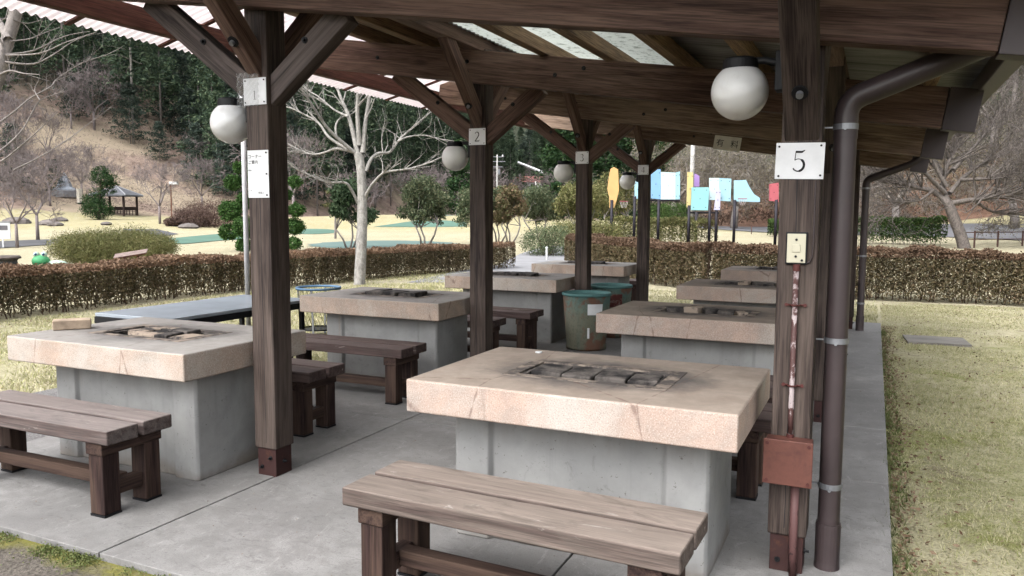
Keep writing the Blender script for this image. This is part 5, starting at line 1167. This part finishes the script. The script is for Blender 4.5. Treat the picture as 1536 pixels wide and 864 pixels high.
# utility poles
def upole(u, vtop, d, label, m=B_PALE, arms=True, r=.13):
    p = at(u, 330, d); z0 = H(p.x, p.y); top = at(u, vtop, d).z-z0; t = thing('utility_pole', label, 'utility pole', (p.x, p.y, z0)); b = MB(); b.tube([(0, 0, -.5), (0, 0, top)], [r*1.2, r*.8], 10); b.build('shaft', simple('pole_concrete', (.42, .41, .39), .8) if 'pole_concrete' not in bpy.data.materials else bpy.data.materials['pole_concrete'], t, smooth=True)
    if arms:
        for k, w_ in ((.3, 1.0), (1.0, 1.2), (1.8, .8)): b = MB(); b.tube([(-w_, -.3, top-k), (w_, .3, top-k)], .06, 6); a_ = b.build('crossarm', M_GALV, t)
        for k in (-.8, 0, .8): b = MB(); b.lathe([(.09, -.1), (.12, .05), (.05, .2)], 8, (k, k*.3, top-.15)); b.build('insulator', M_WHITE, t)
        b = MB(); b.tube([(.35, 0, top-2.9), (.35, 0, top-2.1)], .2, 10); b.build('transformer', M_GALV, t)
    return t
upole(745.5, 233, 118, 'pale utility pole with crossarms seen right of the second left post')
upole(1036.5, 205, 62, 'plain pale concrete pole rising behind the yellow board', arms=False, r=.2)
upole(803, 272, 120, 'thin brownish pole beside the distant red roofed house', arms=False, r=.12)
# distant house
p = at(793, 279, 210); z0 = H(p.x, p.y); z0 = p.z-1; t = thing('distant_house', 'tiny distant house with a red roof and white walls in the valley', 'house', (p.x, p.y, z0), R(20)); b = MB(); b.box(-3.6, 3.6, -2.5, 2.5, -4, 2.0); b.build('wall', M_WHITE, t)
b = MB(); b.quad((-4.1, -3, 1.9), (4.1, -3, 1.9), (4.1, 0, 3.6), (-4.1, 0, 3.6)); b.quad((-4.1, 3, 1.9), (-4.1, 0, 3.6), (4.1, 0, 3.6), (4.1, 3, 1.9)); b.build('roof', simple('red_roof', (.33, .14, .12), .6), t)
for sx in (-1.8, 1.4): b = MB(); b.box(sx-.6, sx+.6, -2.56, -2.505, .2, 1.4); b.build('window', M_BLACK, t)
o = MB().tube([tuple(at(778, 244, 190)), tuple(at(812, 258, 150))], .35, 6).build('guard_rail', M_WHITE); tag(o, 'white guard rail line on the slope above the distant house', 'guard rail')
# parked white car speck on far lawn
# right railing
t = thing('rail_fence', 'low dark brown rail fence at the right edge before the road', 'fence', (4, 44, 0)); fm = simple('brown_rail_paint', (.10, .055, .045), .6)
fp_ = [gnd(u, v, -.05) for u, v in ((1440, 374), (1461, 373.5), (1496, 372.5), (1533, 372), (1572, 371), (1612, 370))]
for q in fp_: b = MB(); b.tube([(q.x-4, q.y-44, -.1), (q.x-4, q.y-44, .85)], .045, 8); b.build('post', fm, t)
for h_ in (.78, .42):
    b = MB()
    for a, c in zip(fp_, fp_[1:]): b.tube([(a.x-4, a.y-44, h_), (c.x-4, c.y-44, h_)], .025, 6)
    b.build('rail', fm, t)
t = thing('rail_fence', 'thin brown rail fence along the road behind the hoop boards', 'fence', (-4, 58, 0))
for i in range(6): b = MB(); b.tube([(-4+i*1.5, 0, -.1), (-4+i*1.5, 0, .9)], .04, 6); b.build('post', fm, t)
b = MB(); b.tube([(-4, 0, .8), (3.5, 0, .8)], .03, 6); b.build('rail', fm, t)
# blocks on the lawn edge by the short hedge
# ================================================================== GRASS
def grass(name, n, xr, yr, hgt, m, fall=True, size=1., excl=None):
    x = RS.uniform(*xr, n); y = yr[0]+(yr[1]-yr[0])*RS.uniform(0, 1, n)**1.5
    cl = np.sin(x*1.3-y*.9+1)*1.1+np.sin(x*3.1+np.sin(y*2.3)*2)+np.sin(y*4.2+x)+RS.normal(0, .8, n)
    k = cl > -.9
    if excl is not None: k &= ~excl(x, y)
    x, y = x[k], y[k]; n = len(x); a = RS.uniform(0, 6.28, n); h = hgt*(.45+RS.uniform(0, 1, n))*(1+.25*np.sin(x*2)*np.cos(y*1.7)); w_ = .0022*size*(1+y/9)
    z = np.full(n, -.052); lean = RS.normal(0, .55, (n, 2))*h[:, None]
    V = np.stack([np.stack([x-np.cos(a)*w_, y-np.sin(a)*w_, z], 1), np.stack([x+np.cos(a)*w_, y+np.sin(a)*w_, z], 1), np.stack([x+lean[:, 0], y+lean[:, 1], z+h], 1)], 1).reshape(-1, 3)
    o = raw(name, V, np.arange(3*n).reshape(n, 3), m); o['kind'] = 'stuff'; return o
grass('lawn_grass', 330000, (.15, 5.2), (1.6, 16.2), .019, L_GRASS, size=.8)
grass('lawn_grass', 110000, (-11.6, -5.25), (1.5, 19), .04, L_GRASS, size=1.6, excl=lambda x, y: (x > -6.75) & (y < 4.9))
grass('lawn_grass', 22000, (-5.2, .1), (12.6, 16.4), .04, L_GRASS, size=1.2)
grass('edge_weeds', 1500, (.14, .24), (1.6, 12), .035, L_WEED, size=1.8)
# front moss and weeds along the platform edge
n = 16000; x = RS.uniform(-5.4, -2.2, n); y = 2.335-np.abs(RS.normal(0, .06, n)); k = (np.sin(x*9)+np.sin(x*23)*.8+RS.normal(0, .6, n)) > .2; x, y = x[k], y[k]
V, F = cards(np.stack([x, y, -.03+np.abs(RS.normal(0, .010, len(x)))], 1), .010, .6); o = raw('edge_weeds', V, F, L_WEED); o['kind'] = 'stuff'
# tufts leaning over the slab edge
tx = []; 
for i in range(60):
    cx, cy = RS.uniform(.13, .17), RS.uniform(1.8, 12.4); k = RS.randint(12, 40); tx.append(np.stack([cx+RS.normal(0, .018, k), cy+RS.normal(0, .03, k)], 1))
tx = np.concatenate(tx); n = len(tx); a = RS.uniform(0, 6.28, n); hh_ = RS.uniform(.03, .085, n); ln = RS.normal(0, .4, (n, 2))*hh_[:, None]
V = np.stack([np.c_[tx[:, 0]-.0022*np.cos(a), tx[:, 1]-.0022*np.sin(a), np.full(n, -.05)], np.c_[tx[:, 0]+.0022*np.cos(a), tx[:, 1]+.0022*np.sin(a), np.full(n, -.05)], np.c_[tx+ln, -.05+hh_]], 1).reshape(-1, 3)
o = raw('edge_tufts', V, np.arange(3*n).reshape(n, 3), L_WEED); o['kind'] = 'stuff'
# dry leaves
n = 7200; x = np.concatenate([RS.uniform(-12.5, -10.8, 2200), RS.uniform(.15, 4.5, 3000), .15+np.abs(RS.normal(0, .10, 2000))]); y = np.concatenate([RS.uniform(4, 19, 2200), RS.uniform(1.6, 16.5, 3000), RS.uniform(1.6, 12.5, 2000)])
V, F = cards(np.stack([x, y, np.full(n, -.028)], 1), .028, .5, .75); o = raw('fallen_leaves', V, F, L_DRY); o['kind'] = 'stuff'
n = 1400; x = RS.uniform(-5, .1, n); y = RS.uniform(2.4, 12.4, n); V, F = cards(np.stack([x, y, np.full(n, .004)], 1), .009, .5, .92); o = raw('floor_crumbs', V, F, L_DRY); o['kind'] = 'stuff'

# ================================================================== HAZE
b = MB(); b.box(-640, 640, -640, 640, -3, 190)
m = bpy.data.materials.new('thin_haze'); m.use_nodes = True; tn = m.node_tree; tn.nodes.remove(tn.nodes['Principled BSDF'])
pv = tn.nodes.new('ShaderNodeVolumePrincipled'); pv.inputs['Color'].default_value = (.86, .91, 1, 1); pv.inputs['Density'].default_value = .0030; pv.inputs['Anisotropy'].default_value = .2
tn.links.new(pv.outputs[0], [x for x in tn.nodes if x.type == 'OUTPUT_MATERIAL'][0].inputs['Volume'])
o = b.build('haze', m); o['kind'] = 'stuff'
